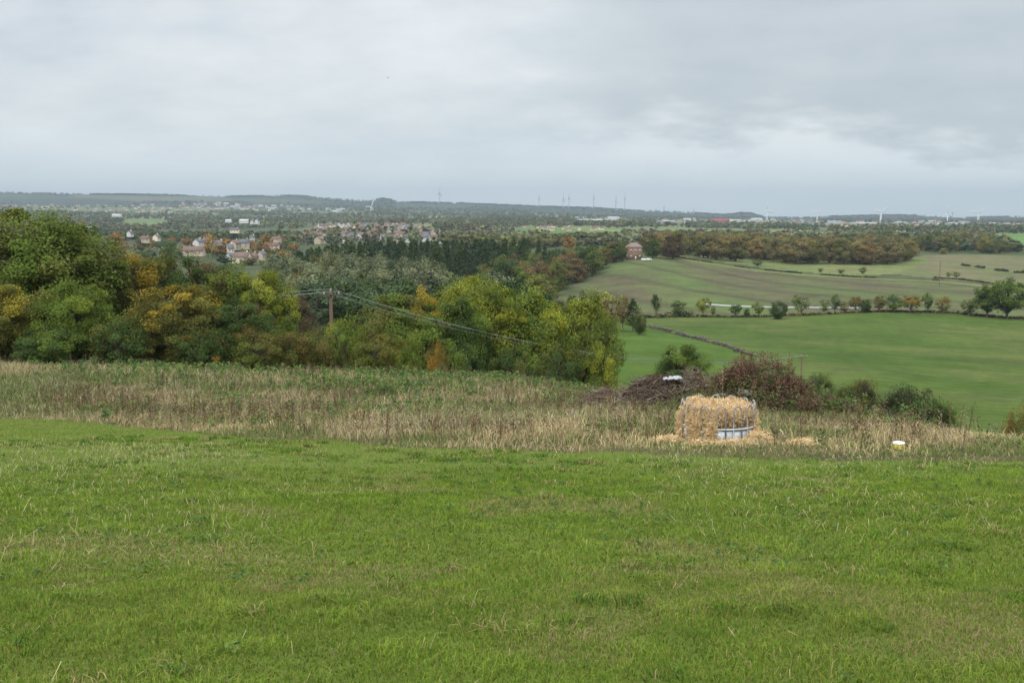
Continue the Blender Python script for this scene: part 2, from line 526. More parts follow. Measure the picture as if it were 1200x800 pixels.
for k, nme in enumerate(names):
    q = Q[R == k]
    if not len(q): continue
    u, inv = np.unique(q, return_inverse=True)
    b = MB(); b.add(VV[u], inv.reshape(-1, 4), CC[u])
    o = link(nme, b.mesh(nme, ground_mat(nme if nme not in ('far_land', 'hill') else 'far_land'), True))
    tag(o, kind='structure')

# ------------------------------------------------------------------ trees


def rand_dir(n, r):
    v = r.normal(size=(n, 3)); return v / np.linalg.norm(v, axis=1, keepdims=True)


def broad_tree(seed, H=10.0, R=4.5, nclump=90, nleaf=16000, leaf=.16, low=.12, limbs=True, squash=.8, rough=.25, clr=None, nside=6):
    """trunk mesh, crown mesh: limbs run from the trunk to leaf clumps spread through an uneven crown"""
    r = np.random.default_rng(seed)
    tb, cb = MB(), MB()
    lean = r.normal(size=2) * .03 * H
    tp = np.linspace(0, 1, 7)
    TP = np.c_[lean[0] * tp ** 2 + r.normal(size=7) * .012 * H * tp, lean[1] * tp ** 2 + r.normal(size=7) * .012 * H * tp, tp * H * .82]
    TR = .028 * H * (1 - .85 * tp) * np.r_[1.35, np.ones(6)]
    tb.tube(TP, TR, 8)
    # lobes of the crown
    nl = 9
    lob = rand_dir(nl, r); lob[:, 2] *= .8
    la = r.uniform(.6, 1.25, nl)
    pts = []
    while len(pts) < nclump:
        d = rand_dir(1, r)[0]
        w = np.exp(-((1 - lob @ d) / .25)); fac = 1 + rough * ((w * la).sum() / (w.sum() + .3) - .7)
        rad = r.uniform(.25, 1) ** .45 * fac
        z = low * H + (H * (1 - low)) * (.5 + .5 * d[2] * rad * .97)
        hz = (z / H - low) / (1 - low)
        prof = 1.0 if hz > .35 else .62 + .38 * hz / .35
        p = np.array([d[0] * rad * R * prof, d[1] * rad * R * prof, z])
        if len(pts) > .72 * nclump:      # loose sprays that break the outline
            p = np.array([p[0] * 1.14, p[1] * 1.14, z + (z - .45 * H) * .04])
        pts.append(p)
    pts = np.array(pts)
    ctr = np.array([0, 0, H * (low + (1 - low) * .45)])
    rc0 = clr or .46 * R * (nclump / 40) ** -.33
    turned = np.clip(fbm(pts[:, 0] / R * 1.4 + seed, (pts[:, 2] + pts[:, 1] * .6) / R * 1.4, 2) + r.normal(size=len(pts)) * .16 + .25 * (.55 - pts[:, 2] / H), 0, 1)
    # rank them so that a tree's share of turned leaves is really that share
    turned = np.argsort(np.argsort(turned)) / max(1, len(pts) - 1)
    if limbs:
        for i in range(len(pts)):
            if r.random() > .7: continue
            p = pts[i]
            z0 = max(.1 * H, min(.78 * H, p[2] - np.hypot(p[0], p[1]) * r.uniform(.5, 1.0)))
            k = z0 / (.82 * H)
            b0 = np.array([np.interp(k, tp, TP[:, 0]), np.interp(k, tp, TP[:, 1]), z0])
            m1 = b0 + (p - b0) * .45 + np.array([0, 0, .12 * np.linalg.norm(p - b0)]) + r.normal(size=3) * .03 * H
            L = np.linalg.norm(p - b0)
            tb.tube([b0, m1, p], [.010 * H * (.4 + .6 * L / R), .006 * H, .002 * H], nside if nclump > 60 else 4, cap=False)
    per = np.maximum(1, (nleaf * r.dirichlet(np.ones(len(pts)) * 6)).astype(int))
    for i in range(len(pts)):
        n = per[i]
        rc = rc0 * r.uniform(.65, 1.3) * (.6 if i > .72 * len(pts) else 1)
        d = rand_dir(n, r) * (r.random(n) ** .42)[:, None] * rc
        d[:, 2] *= squash * .8
        c = pts[i] + d
        out = c - ctr; out /= np.maximum(np.linalg.norm(out, axis=1, keepdims=True), 1e-6)
        nr = out * .7 + rand_dir(n, r) * .8 + np.array([0, 0, .45]); nr /= np.linalg.norm(nr, axis=1, keepdims=True)
        val = r.uniform(.74, 1.2) * r.uniform(.84, 1.16, n)
        tn = np.clip(turned[i] + r.normal(size=n) * .07, 0, 1)
        a = leaf * r.uniform(.6, 1.25, n)
        cb.cards(c, nr, a, a * .62, np.c_[val, tn, np.zeros(n)], r)
    return tb.mesh('trunk', BARK, True), cb.mesh('crown', LEAF), H, R


def pine_tree(seed, H=20.0, R=4.2, nleaf=1800, leaf=.55, start=.25, dome=.5):
    r = np.random.default_rng(seed)
    tb, cb = MB(), MB()
    tb.tube([(0, 0, 0), (.1, 0, H * .5), (.0, .1, H * .97)], [.02 * H, .013 * H, .002 * H], 6)
    nb = 95
    for k in range(nb):
        h = start + (1 - start) * (k + r.random()) / nb
        rr = R * (1 - ((h - start) / (1 - start)) ** (1.0 + dome * 1.6)) ** .8 * r.uniform(.55, 1.12) + .25
        a = r.uniform(0, 2 * math.pi)
        tip = np.array([math.cos(a) * rr, math.sin(a) * rr, h * H + rr * r.uniform(-.15, .25)])
        b0 = np.array([0, 0, h * H])
        if k % 3 == 0:
            tb.tube([b0, (b0 + tip) / 2 + (0, 0, .1 * rr), tip], [.05, .035, .015], 3, cap=False)
        n = max(3, int(nleaf / nb * r.uniform(.7, 1.3)))
        t = r.uniform(.25, 1.05, n)
        c = b0 + (tip - b0) * t[:, None] + r.normal(size=(n, 3)) * np.array([.12, .12, .07]) * (.8 + rr)
        nr = rand_dir(n, r) * .8 + np.array([0, 0, .5]) + np.array([math.cos(a), math.sin(a), 0]) * .4
        nr /= np.linalg.norm(nr, axis=1, keepdims=True)
        val = r.uniform(.7, 1.2) * r.uniform(.7, 1.3, n)
        s = leaf * r.uniform(.6, 1.2, n)
        cb.cards(c, nr, s, s * .5, np.c_[val, np.full(n, r.random()), np.zeros(n)], r)
    return tb.mesh('trunk', BARK, True), cb.mesh('crown', LEAF), H, R


def one_mesh(seed, H, R, n, leaf, conif=False):
    """a tree too far off to show parts: crown cards and trunk in one mesh"""
    r = np.random.default_rng(seed)
    b = MB()
    b.tube([(0, 0, 0), (0, 0, H * .5)], [.03 * H, .015 * H], 4, mat=1)
    nc = 12
    for k in range(nc):
        d = rand_dir(1, r)[0]
        h = r.uniform(.22, .9)
        rad = R * ((1 - (h * 1.04 - .04)) if conif else math.sqrt(max(.05, 1 - ((h - .55) / .5) ** 2))) * r.uniform(.3, .8)
        c0 = np.array([d[0] * rad, d[1] * rad, h * H])
        m = n // nc
        c = c0 + rand_dir(m, r) * (r.random(m) ** .4)[:, None] * np.array([.42 * R, .42 * R, .13 * H])
        nr = (c - np.array([0, 0, H * .5])) / np.array([R, R, H * .5]); nr = nr * .8 + rand_dir(m, r) * .7 + (0, 0, .4)
        nr /= np.linalg.norm(nr, axis=1, keepdims=True)
        v = r.uniform(.75, 1.2) * r.uniform(.75, 1.25, m)
        s = leaf * r.uniform(.6, 1.2, m)
        b.cards(c, nr, s, s * .7, np.c_[v, np.full(m, r.random()), np.zeros(m)], r)
    return b, H, R


GREEN = (.112, .158, .030); DEEP = (.055, .086, .024); OLIVE = (.128, .130, .034); LIME = (.225, .240, .030)
GOLD = (.36, .235, .028); ORANGE = (.36, .17, .028); BROWN = (.135, .095, .045); RUST = (.19, .115, .045)
GREY = (.185, .205, .110); YELLOW = (.38, .30, .035); PINE = (.048, .074, .028); BLUEG = (.074, .104, .052); MAROON = (.075, .045, .032)


def grow(proto, name, px, top, Y, hw, col, label, cat='tree', group=None, turned=None, share=0.0, base=None, rz=None, sink=0.0, X=None):
    """one tree as an Empty with trunk and crown; base None = the ground at (px, Y)"""
    tm, cm, H0, R0 = proto
    p = at(px, top, Y)
    zb = zg(p.x, Y) - sink
    H = max(.5, p.z - zb)
    r = hw * Y / F
    o = empty(name, (p.x, Y, zb), random.uniform(0, 6.28) if rz is None else rz, label, cat, group)
    o.scale = (r / R0, r / R0, H / H0)
    t = link('trunk', tm, o)
    c = link('crown', cm, o)
    v = random.uniform(.9, 1.1)
    c.color = (*[x * v for x in col], 1)
    tc = turned or col
    c['turned'] = [float(x) for x in tc]; c['turned_share'] = float(share)
    return o


NB = [broad_tree(11, 12, 5.5, 210, 75000, .10, .06, rough=.45), broad_tree(12, 10, 4.5, 160, 52000, .10, .04, rough=.5), broad_tree(13, 9, 4.6, 150, 52000, .10, .03, rough=.55),
      broad_tree(14, 11, 3.6, 140, 46000, .105, .04, rough=.55)]
BU = [broad_tree(21, 4, 2.2, 70, 14000, .075, .0, squash=1.0, rough=.5), broad_tree(22, 4, 2.4, 80, 15000, .075, .0, rough=.55)]
THORN = broad_tree(31, 3, 1.8, 90, 15000, .05, .0, rough=.5)
MBD = [broad_tree(41 + i, 14, 5.5, 60, 5200, .34, .0, rough=.45, nside=4) for i in range(4)]
WIL = [broad_tree(51 + i, 18, 5.0, 70, 6500, .30, .04, rough=.35, squash=1.5, nside=4) for i in range(2)]
HT = [broad_tree(61 + i, 8, 3.4, 40, 2600, .22, .16, rough=.5, nside=4) for i in range(3)]
BIGF = broad_tree(71, 13, 6.5, 90, 9000, .28, .12, rough=.5, nside=4)
CON = [pine_tree(81 + i, 20, 4.0, 3400, .38, .18, .3 + .3 * i) for i in range(3)]

T = 'tree'
# ---- the belt of trees and bushes behind the rough grass (70 to 130 m off)
grow(NB[0], 'broadleaf_tree', 38, 240, 84, 104, GREEN, 'tall round green tree at the left end of the belt, the highest crown there', T, turned=OLIVE, share=.25, rz=2.7)
grow(NB[3], 'broadleaf_tree', -70, 262, 88, 70, DEEP, 'dark green tree cut by the left frame edge behind the tall green tree', T, turned=OLIVE, share=.2)
grow(NB[1], 'broadleaf_tree', 4, 332, 74, 42, OLIVE, 'low tree with yellow leaves in front of the tall green tree at the left edge', T, turned=(.30, .25, .035), share=.17)
grow(NB[2], 'broadleaf_tree', 85, 330, 75, 48, GREEN, 'lighter green low tree standing in front of the tall round green tree', T, turned=(.15, .19, .03), share=.3)
grow(NB[3], 'broadleaf_tree', 150, 283, 88, 38, OLIVE, 'orange-gold topped tree beside the tall round green tree', T, turned=(.26, .185, .03), share=.24, rz=.4)
grow(NB[1], 'broadleaf_tree', 203, 333, 75, 52, OLIVE, 'green tree with layers of golden yellow leaves, in front of taller dark trees', T, turned=(.27, .20, .03), share=.18, rz=2.0)
grow(NB[3], 'broadleaf_tree', 197, 284, 93, 30, DEEP, 'slim dark green tree just right of the orange-gold topped tree', T, turned=OLIVE, share=.35)
grow(NB[3], 'broadleaf_tree', 236, 294, 88, 36, DEEP, 'dark green tree with a brownish side above the golden layered tree', T, turned=BROWN, share=.25)
grow(NB[3], 'broadleaf_tree', 270, 304, 86, 36, GREEN, 'mid green tree standing below the red roofed houses', T, turned=OLIVE, share=.3)
grow(NB[1], 'broadleaf_tree', 305, 316, 84, 38, GREEN, 'light green tree sloping down at the right end of the tall left group', T, turned=LIME, share=.3)
grow(NB[2], 'broadleaf_tree', 278, 352, 76, 46, DEEP, 'dark green low tree with a few orange leaves under the mid green tree', T, turned=RUST, share=.2)
for i, (px, top, Y, hw, c, tc, sh, lb) in enumerate([
        (140, 372, 72, 34, DEEP, OLIVE, .3, 'dark low bush at the foot of the orange-gold topped tree'),
        (55, 378, 71, 38, DEEP, GREEN, .4, 'dark green bush at the foot of the tall round green tree'),
        (235, 385, 71, 32, DEEP, ORANGE, .06, 'dark bush with orange flecks at the foot of the golden layered tree'),
        (300, 383, 72, 30, (.105, .125, .030), (.14, .11, .035), .25, 'brownish bush where the tall left trees end'),
        (338, 384, 74, 26, (.115, .125, .030), (.14, .11, .035), .3, 'brown-green bush left of the wooden pole'),
        (372, 381, 75, 24, (.11, .125, .030), RUST, .15, 'rusty olive bush under the wooden pole'),
        (404, 370, 77, 24, GREEN, LIME, .4, 'bright green pointed bush just right of the wooden pole'),
        (440, 381, 75, 30, (.115, .13, .03), (.19, .15, .035), .2, 'orange tinged bush in front of the round green tree'),
        (474, 390, 80, 22, GREEN, LIME, .3, 'small lime green bush at the foot of the round green tree'),
        (513, 395, 96, 15, OLIVE, (.27, .16, .03), .45, 'small orange bush between two big green trees'),
        (545, 398, 100, 24, DEEP, GREEN, .3, 'dark bush under the tall yellow-green tree'),
        (655, 398, 104, 26, DEEP, OLIVE, .3, 'dark bush under the pair of trees at the belt end'),
        (708, 404, 108, 20, GREEN, LIME, .35, 'low green bush closing the belt above the brush pile'),
        (600, 398, 102, 24, DEEP, OLIVE, .3, 'dark olive bush in the middle of the belt foot')]):
    grow(BU[i % 2], 'bush', px, top, Y, hw, c, lb, 'bush', 'bushes at the foot of the tree belt', tc, sh)
grow(NB[1], 'broadleaf_tree', 470, 342, 104, 50, GREEN, 'round dull green tree right of the wooden pole', T, turned=OLIVE, share=.3)
grow(NB[3], 'broadleaf_tree', 497, 334, 109, 17, GOLD, 'bright yellow-orange crown peeping above the round green tree', T, turned=YELLOW, share=.5)
grow(NB[0], 'broadleaf_tree', 563, 322, 112, 58, GREEN, 'tall broad tree with a yellow-green top in the middle of the belt', T, turned=LIME, share=.4, rz=2.2)
grow(NB[2], 'broadleaf_tree', 622, 342, 114, 48, GREEN, 'green tree with yellow sprays between the tall broad tree and the last tree', T, turned=LIME, share=.35)
grow(NB[2], 'broadleaf_tree', 686, 345, 122, 40, (.12, .15, .03), 'rounded yellowish green tree ending the belt beside the green pasture', T, turned=LIME, share=.35, rz=4.0)
grow(NB[2], 'broadleaf_tree', 536, 350, 106, 38, DEEP, 'dark green tree tucked before the tall yellow-green topped tree', T, turned=GREEN, share=.4)
grow(NB[1], 'broadleaf_tree', 340, 343, 135, 36, (.075, .07, .034), 'dark brownish tree behind the wooden pole', T, turned=(.095, .07, .04), share=.4)
grow(NB[1], 'broadleaf_tree', 655, 352, 128, 32, DEEP, 'dark tree behind the last trees of the belt', T, turned=OLIVE, share=.4)

# ---- the field corner beyond the belt
for px, top, Y, hw, c, tc, sh, lb, pr_ in [
        (668, 344, 330, 8, DEEP, DEEP, 0, 'small dark tree above the belt end, left of a thinner one', HT[0]),
        (684, 340, 335, 5, DEEP, DEEP, 0, 'thin dark sapling poking above the belt end at the sown field', HT[1]),
        (716, 343, 300, 17, BROWN, LIME, .25, 'reddish brown tree with a yellow top at the pasture corner', HT[1]),
        (730, 347, 310, 9, OLIVE, BROWN, .5, 'slim olive tree beside the reddish brown tree at the pasture corner', HT[2]),
        (742, 350, 300, 10, DEEP, OLIVE, .3, 'dark pointed tree at the pasture corner above the stone wall', CON[2]),
        (750, 366, 285, 9, DEEP, OLIVE, .2, 'small round dark bush at the top end of the stone wall', BU[0])]:
    grow(pr_, 'broadleaf_tree' if pr_ is not BU[0] else 'bush', px, top, Y, hw, c, lb, T if pr_ is not BU[0] else 'bush', None, tc, sh)
grow(NB[1], 'bush', 799, 403, 125, 33, DEEP, 'broad dark green bush in the pasture behind the brush pile', 'bush', None, GREEN, .4, rz=.7)

# ---- trees along the hedge between the green and the sown field
HEDGE_TREES = [
    (769, 343, 5, DEEP, DEEP, 0, 'lollipop shaped dark sapling at the left end of the field boundary', HT[0], 400),
    (796, 352, 8, DEEP, DEEP, 0, 'dark bushy tree with low hedge at its foot, second along the field boundary', HT[1], 398),
    (824, 348, 8, LIME, OLIVE, .4, 'pale yellow-green young tree on the field boundary', HT[2], 404),
    (836, 359, 3, OLIVE, OLIVE, 0, 'tiny sapling right of the pale yellow-green young tree', HT[1], 402),
    (862, 356, 7, DEEP, DEEP, 0, 'small dark round tree left of a shrub near the road end', HT[0], 398),
    (875, 361, 4, DEEP, OLIVE, .3, 'low dark shrub between two small round trees near the road end', BU[0], 398),
    (889, 354, 7, GREEN, OLIVE, .4, 'small green tree in front of the pale road', HT[2], 398),
    (913, 351, 10, DEEP, DEEP, 0, 'solid dark green rounded tree standing into the green field', BU[1], 385),
    (940, 345, 11, GREEN, GREY, .5, 'grey-green airy tree right of the solid dark rounded one', HT[0], 402),
    (966, 349, 6, GREEN, GREY, .4, 'slender green tree, left one of a close pair on the boundary', HT[1], 404),
    (979, 345, 6, BLUEG, GREEN, .3, 'slender bluish tree, right one of a close pair on the boundary', HT[2], 404),
    (990, 353, 7, OLIVE, BROWN, .4, 'low olive tree left of the orange-brown one', HT[1], 404),
    (1003, 346, 8, RUST, OLIVE, .5, 'orange-brown thin tree in the boundary row', HT[0], 405),
    (1015, 350, 7, DEEP, DEEP, 0, 'very dark rounded small tree beside the orange-brown thin tree', BU[0], 402),
    (1031, 346, 8, OLIVE, BROWN, .5, 'brown-green tree right of the very dark rounded tree', HT[2], 402),
    (1048, 345, 10, GREEN, DEEP, .4, 'fresh green spreading tree left of the big orange one', HT[1], 402),
    (1068, 345, 12, OLIVE, (.25, .16, .035), .5, 'widest orange topped tree in the boundary row', HT[0], 402),
    (1088, 343, 6, DEEP, GREEN, .3, 'green umbrella shaped tree on a bare stem', HT[2], 404),
    (1105, 347, 8, OLIVE, (.24, .15, .035), .4, 'dark tree with an orange top at the right end of the boundary row', HT[1], 402),
    (1137, 351, 9, DEEP, OLIVE, .3, 'small dark tree beside the two big trees', HT[2], 398),
    (1158, 334, 15, DEEP, GREEN, .4, 'big dark tree, the smaller one of the two at the right frame edge', BIGF, 398),
    (1182, 327, 22, DEEP, GREEN, .5, 'biggest field tree, broad and dark at the right frame edge', BIGF, 396)]
for px, top, hw, c, tc, sh, lb, pr_, Y in HEDGE_TREES:
    grow(pr_, 'hedge_tree', px, top, Y, hw, c, lb, T, 'trees along the field boundary', tc, sh)
grow(HT[2], 'hedge_tree', 1212, 340, 400, 14, DEEP, 'dark tree half out of frame right of the biggest field tree', T, 'trees along the field boundary', OLIVE, .3)

# ---- woods: many trees, each its own object
cnt = {}


def wood(n, poly, Yr, protos, name, pal, Hr, hwr, label, group, mind=6.0, seed=1, topmin=None):
    r = np.random.default_rng(seed)
    xs = [p[0] for p in poly]; got = []
    tries = 0
    while len(got) < n and tries < 60000:
        tries += 1
        Y = r.uniform(*Yr); px = r.uniform(min(xs), max(xs))
        X = (px - 600) / (CP * F + 60) * Y
        Z = zg(X, Y)
        qx, qy = project(X, Y, Z)
        if not inside(np.array([qx]), np.array([qy]), poly)[0]: continue
        if any((X - a) ** 2 + (Y - b) ** 2 < mind ** 2 for a, b, *_ in got): continue
        got.append((X, Y, Z))
    for X, Y, Z in got:
        k = r.integers(len(protos)); c, tc, sh, lb = pal[r.choice(len(pal))]
        tm, cm, H0, R0 = protos[k]
        H = r.uniform(*Hr); R_ = r.uniform(*hwr)
        if topmin is not None:
            qx, qy = project(X, Y, Z)
            tmin = np.interp(qx, topmin[0], topmin[1])
            H = min(H, (qy - tmin) * Y / F * r.uniform(.88, 1.0))
            if H < 4: continue
        o = empty(name, (X, Y, Z), r.uniform(0, 6.28), label.format(lb), T, group)
        o.scale = (R_ / R0, R_ / R0, H / H0)
        link('trunk', tm, o)
        cr = link('crown', cm, o)
        v = r.uniform(.8, 1.2)
        cr.color = (*[x * v for x in c], 1); cr['turned'] = [float(x) for x in tc]; cr['turned_share'] = float(sh * r.uniform(.5, 1.4))
    return len(got)


PD = [(DEEP, OLIVE, .2, 'dark green'), (BLUEG, GREEN, .3, 'bluish green'), (GREEN, OLIVE, .3, 'mid green')]
TOPL = ([300, 320, 420, 520, 600, 660, 735, 760], [305, 300, 296, 296, 290, 290, 288, 282])
wood(46, [(285, 480), (285, 372), (540, 366), (640, 365), (650, 480)], (190, 330), MBD, 'valley_tree', [(DEEP, BLUEG, .4, 'dark green'), (BLUEG, DEEP, .3, 'bluish green'), (PINE, DEEP, .4, 'very dark')], (12, 17), (5.0, 7.0),
     '{} broadleaf tree in the valley wood behind the wooden pole', 'valley wood trees', 8.5, 5, ([280, 330, 420, 520, 600, 650], [338, 322, 318, 320, 325, 348]))
wood(40, [(300, 372), (300, 336), (480, 336), (520, 345), (515, 372)], (350, 520), WIL, 'willow_tree', [(GREY, OLIVE, .2, 'pale grey-green'), (GREY, BLUEG, .4, 'soft silvery green'), (OLIVE, GREY, .5, 'yellowish green')], (18, 24), (5, 7),
     '{} tall soft willow in the stand left of the pine plantation', 'willows before the plantation', 9, 6, ([300, 320, 400, 480, 520], [298, 292, 291, 296, 306]))
wood(24, [(480, 372), (480, 340), (640, 350), (650, 372)], (340, 520), MBD, 'valley_tree', [(GREEN, OLIVE, .4, 'mid green'), (OLIVE, LIME, .2, 'olive'), (GREY, GREEN, .4, 'greyish green'), (BROWN, OLIVE, .5, 'brown-green')], (10, 15), (5, 7),
     '{} round tree in the valley wood below the pines', 'valley wood trees', 9, 7, ([480, 520, 560, 650], [312, 318, 312, 305]))
wood(130, [(335, 340), (335, 305), (450, 303), (640, 310), (650, 340)], (520, 800), CON, 'pine_tree', [(PINE, DEEP, .3, 'very dark'), (PINE, BLUEG, .5, 'dark'), (DEEP, OLIVE, .3, 'dark olive')], (19, 25), (3.6, 5.0),
     '{} green pine in the dense plantation below the pale village', 'pines of the plantation', 6.0, 8, ([330, 380, 430, 520, 620, 650], [296, 287, 280, 279, 277, 282]))
wood(75, [(560, 352), (600, 318), (690, 300), (738, 296), (738, 304), (640, 352), (630, 364), (560, 364)], (430, 800), MBD, 'belt_tree', [(DEEP, OLIVE, .4, 'dark green'), (PINE, DEEP, .4, 'near black green'), (OLIVE, BROWN, .5, 'olive brown'), (GREEN, OLIVE, .4, 'mid green'), (BROWN, RUST, .2, 'brown')], (13, 19), (5, 7),
     '{} tree in the wood along the upper left edge of the sown field', 'trees along the sown field', 8, 9, ([560, 620, 660, 735, 745], [300, 294, 290, 280, 279]))
OCH = (.215, .165, .062); DUN = (.165, .145, .068)
WPAL = [(DUN, OCH, .5, 'ochre and dun'), (BROWN, OLIVE, .4, 'brown'), (BLUEG, OLIVE, .4, 'dark green'), (OCH, RUST, .25, 'rusty ochre'), (OLIVE, DUN, .5, 'dull olive'), (DUN, OLIVE, .5, 'olive dun'), (OLIVE, OCH, .4, 'olive and ochre')]
wood(150, [(755, 298), (800, 304), (880, 308), (1000, 311), (1088, 309), (1088, 297), (980, 292), (755, 288)], (790, 1090), MBD, 'wood_tree', WPAL, (15, 20), (6, 9),
     '{} tree in the autumn wood above the sown field', 'trees of the autumn wood', 8, 10, ([750, 765, 800, 900, 1000, 1060, 1090], [282, 272, 268, 268, 270, 277, 290]))
wood(60, [(1000, 297), (1080, 297), (1200, 298), (1215, 288), (1150, 284), (1000, 284)], (1080, 1500), MBD, 'wood_tree', [(BLUEG, OLIVE, .4, 'bluish green'), (DEEP, OLIVE, .4, 'dark green'), (OLIVE, YELLOW, .1, 'olive'), (GREY, BROWN, .4, 'greyish')], (14, 19), (6, 8.5),
     '{} tree in the wood behind the stubble field', 'trees behind the stubble field', 9, 11, ([1000, 1100, 1150, 1185, 1215], [266, 268, 272, 282, 290]))
grow(MBD[0], 'wood_tree', 1106, 290, 1062, 5, (.30, .26, .04), 'bright yellow small tree at the edge of the stubble field', T, None, OLIVE, .3)
for px, top, hw, c, tc, sh, lb in [(740, 282, 9, DEEP, OLIVE, .2, 'dark pine just left of the brick house'), (723, 284, 9, PINE, DEEP, .3, 'very dark pine second left of the brick house'),
                                   (765, 281, 10, DEEP, GREEN, .3, 'dark green tree right of the parked white cars'), (789, 275, 13, BROWN, MAROON, .5, 'dark purple-brown tree at the near corner of the autumn wood')]:
    grow(MBD[2], 'wood_tree', px, top, 785, hw, c, lb, T, None, tc, sh)
# trees round the houses and out to two kilometres
NFAR = [broad_tree(91 + i, 12, 5, 24, 520, .95, .05, rough=.5, limbs=False) for i in range(3)]
wood(165, [(140, 312), (140, 276), (345, 272), (345, 312)], (800, 1800), NFAR, 'village_tree', [(DEEP, BLUEG, .4, 'dark green'), (BLUEG, OLIVE, .4, 'bluish green'), (OLIVE, BROWN, .4, 'olive'), (RUST, ORANGE, .3, 'russet'), (GREY, GREEN, .4, 'greyish')], (5, 10), (4, 6.5),
     '{} tree among the houses of the nearer village', 'trees of the nearer village', 10, 12)
for px, top, hw, lb in [(257, 283, 8, 'bright orange tree in front of the grey roofed house'), (300, 286, 8, 'bright orange tree right of the red roofed house with a chimney'),
                        (243, 275, 5, 'golden orange tree above the white gabled house'), (140, 273, 9, 'orange-brown tree peeping over the belt beside the tall green tree'), (667, 277, 7, 'golden orange tree above the wood left of the brick house'),
                        (314, 275, 8, 'russet tree above the red roofs of the nearer village')]:
    grow(NFAR[0], 'village_tree', px, top, 900 if px < 600 else 1000, hw, (.27, .15, .04), lb, T, None, RUST if px != 243 else GOLD, .4)
for px, top, Y, lb in [(349, 312, 380, 'small orange tree glowing among the grey-green willows'), (586, 332, 360, 'russet tree at the edge of the wood below the pines')]:
    grow(HT[0], 'valley_tree', px, top, Y, 6, ORANGE, lb, T, None, RUST, .4)

# ---- far woods, nobody could count them: one object
TOWN = [([(0, 240), (40, 239.5), (60, 242), (0, 244)], 12, (0, 3, 1), 'on the far slope at the left frame edge'),
        ([(40, 239), (150, 240), (260, 236), (260, 246), (150, 251), (40, 244)], 75, (0, 1, 3, 3), 'in the far town under the left hills'),
        ([(225, 237), (345, 239), (345, 247), (225, 244)], 50, (0, 3, 1, 1, 3, 2), 'in the far town right of the centre of the left hills'),
        ([(345, 242), (415, 244), (400, 248), (345, 248)], 14, (0, 1, 2), 'below the long middle ridge left of the white turbine'),
        ([(612, 264.5), (668, 265), (706, 266), (706, 270), (640, 269.5), (612, 267)], 20, (1, 3, 1), 'along the top of the bright green fields'),
        ([(675, 255.5), (735, 256), (737, 260), (675, 260)], 14, (1, 5, 1, 4), 'in the far works left of the brick house'),
        ([(768, 257), (900, 256.5), (900, 261), (768, 262)], 30, (1, 0, 3, 3, 5, 4), 'near the red shed in the far industrial strip'),
        ([(870, 257), (960, 257), (960, 263), (870, 263)], 45, (0, 3, 0, 1), 'between the red shed and the first big turbine'),
        ([(960, 259), (1130, 259), (1130, 265), (960, 265.5)], 55, (0, 3, 1, 1, 3, 5), 'in the far town between the big turbines'),
        ([(1120, 261), (1215, 262), (1215, 265), (1120, 265)], 12, (0, 2, 3), 'at the foot of the far ridge by the right frame edge')]
fb = MB()
protoF = [one_mesh(201 + i, 11, 6, 60, 2.0) for i in range(5)]
pv = [(np.concatenate(b.V), np.concatenate(b.L), np.concatenate(b.T), np.concatenate(b.C), np.concatenate(b.M)) for b, _, _ in protoF]
pq = []
for V, L, T_, C, M in pv:          # keep the crown cards only
    k = int((T_ == 4).sum()); off = 8 ; pq.append((V[off:], C[off:]))
r = np.random.default_rng(5)
N = 15000
tt = r.uniform(-.56, .56, N * 3); Yf = np.exp(r.uniform(math.log(1130), math.log(9900), N * 3))
Xf = tt * Yf; Zf = zt(Xf, Yf)
qx, qy = project(Xf, Yf, Zf)
dens = fbm(Xf * .0022 + 9, Yf * .0022, 3)
hedgy = np.abs(fbm(Xf * .0035, Yf * .0035, 2) - .5) < .03
keep = (dens > np.where(Yf < 6500, .42, .5)) | hedgy
for poly, _ in FARF:
    keep &= ~(inside(qx, qy, poly) & ~(r.random(len(qx)) < .004))
    ex = [(x, y + 3.5) for x, y in poly]
    keep &= ~(inside(qx, qy, ex) & (Yf < 3200))
VIL = [(352, 268), (365, 261), (500, 262), (520, 270), (516, 300), (348, 300)]
keep &= ~(inside(qx, qy, VIL) & (r.random(len(qx)) < .85))
for poly, n_, kinds_, where_ in TOWN:
    ex = [(x, y + 2.2) for x, y in poly]
    keep &= ~((inside(qx, qy, poly) | inside(qx, qy, ex)) & (r.random(len(qx)) < .86))
keep &= ~((Yf < 1500) & (np.abs(qx - 880) < 330) & (Yf < 1080))
keep &= ~(inside(qx, qy, [(140, 320), (140, 280), (345, 276), (345, 320)]) & (Yf < 1500))
ii = np.where(keep)[0][:N]
palF = np.array([DEEP, BLUEG, OLIVE, (.10, .10, .05), GREY, (.13, .10, .06), (.08, .095, .055), (.14, .13, .065)])
for i in ii:
    V, C = pq[r.integers(5)]
    a = r.uniform(0, 6.28); s = r.uniform(.75, 1.35)
    w = 1.0 + .5 * (Yf[i] > 5000)
    P = np.c_[(V[:, 0] * math.cos(a) - V[:, 1] * math.sin(a)) * s * w, (V[:, 0] * math.sin(a) + V[:, 1] * math.cos(a)) * s * w, V[:, 2] * s - .8] + (Xf[i], Yf[i], Zf[i])
    wood_tone = palF[min(7, int(vnoise(Xf[i] * .004, Yf[i] * .004 + 30) * 9.99) % 8)] * .85 + palF[r.integers(8)] * .4
    fb.V.append(P); fb.C.append(C[:, :1] * wood_tone[None, :])
    n = len(P); fb.L.append(np.arange(n) + fb.n); fb.T.append(np.full(n // 4, 4)); fb.M.append(np.zeros(n // 4, int)); fb.n += n
tag(link('distant_woods', fb.mesh('distant_woods', VCOL)), 'dull green and brown woods and hedges covering the far valley', 'woods', kind='stuff')
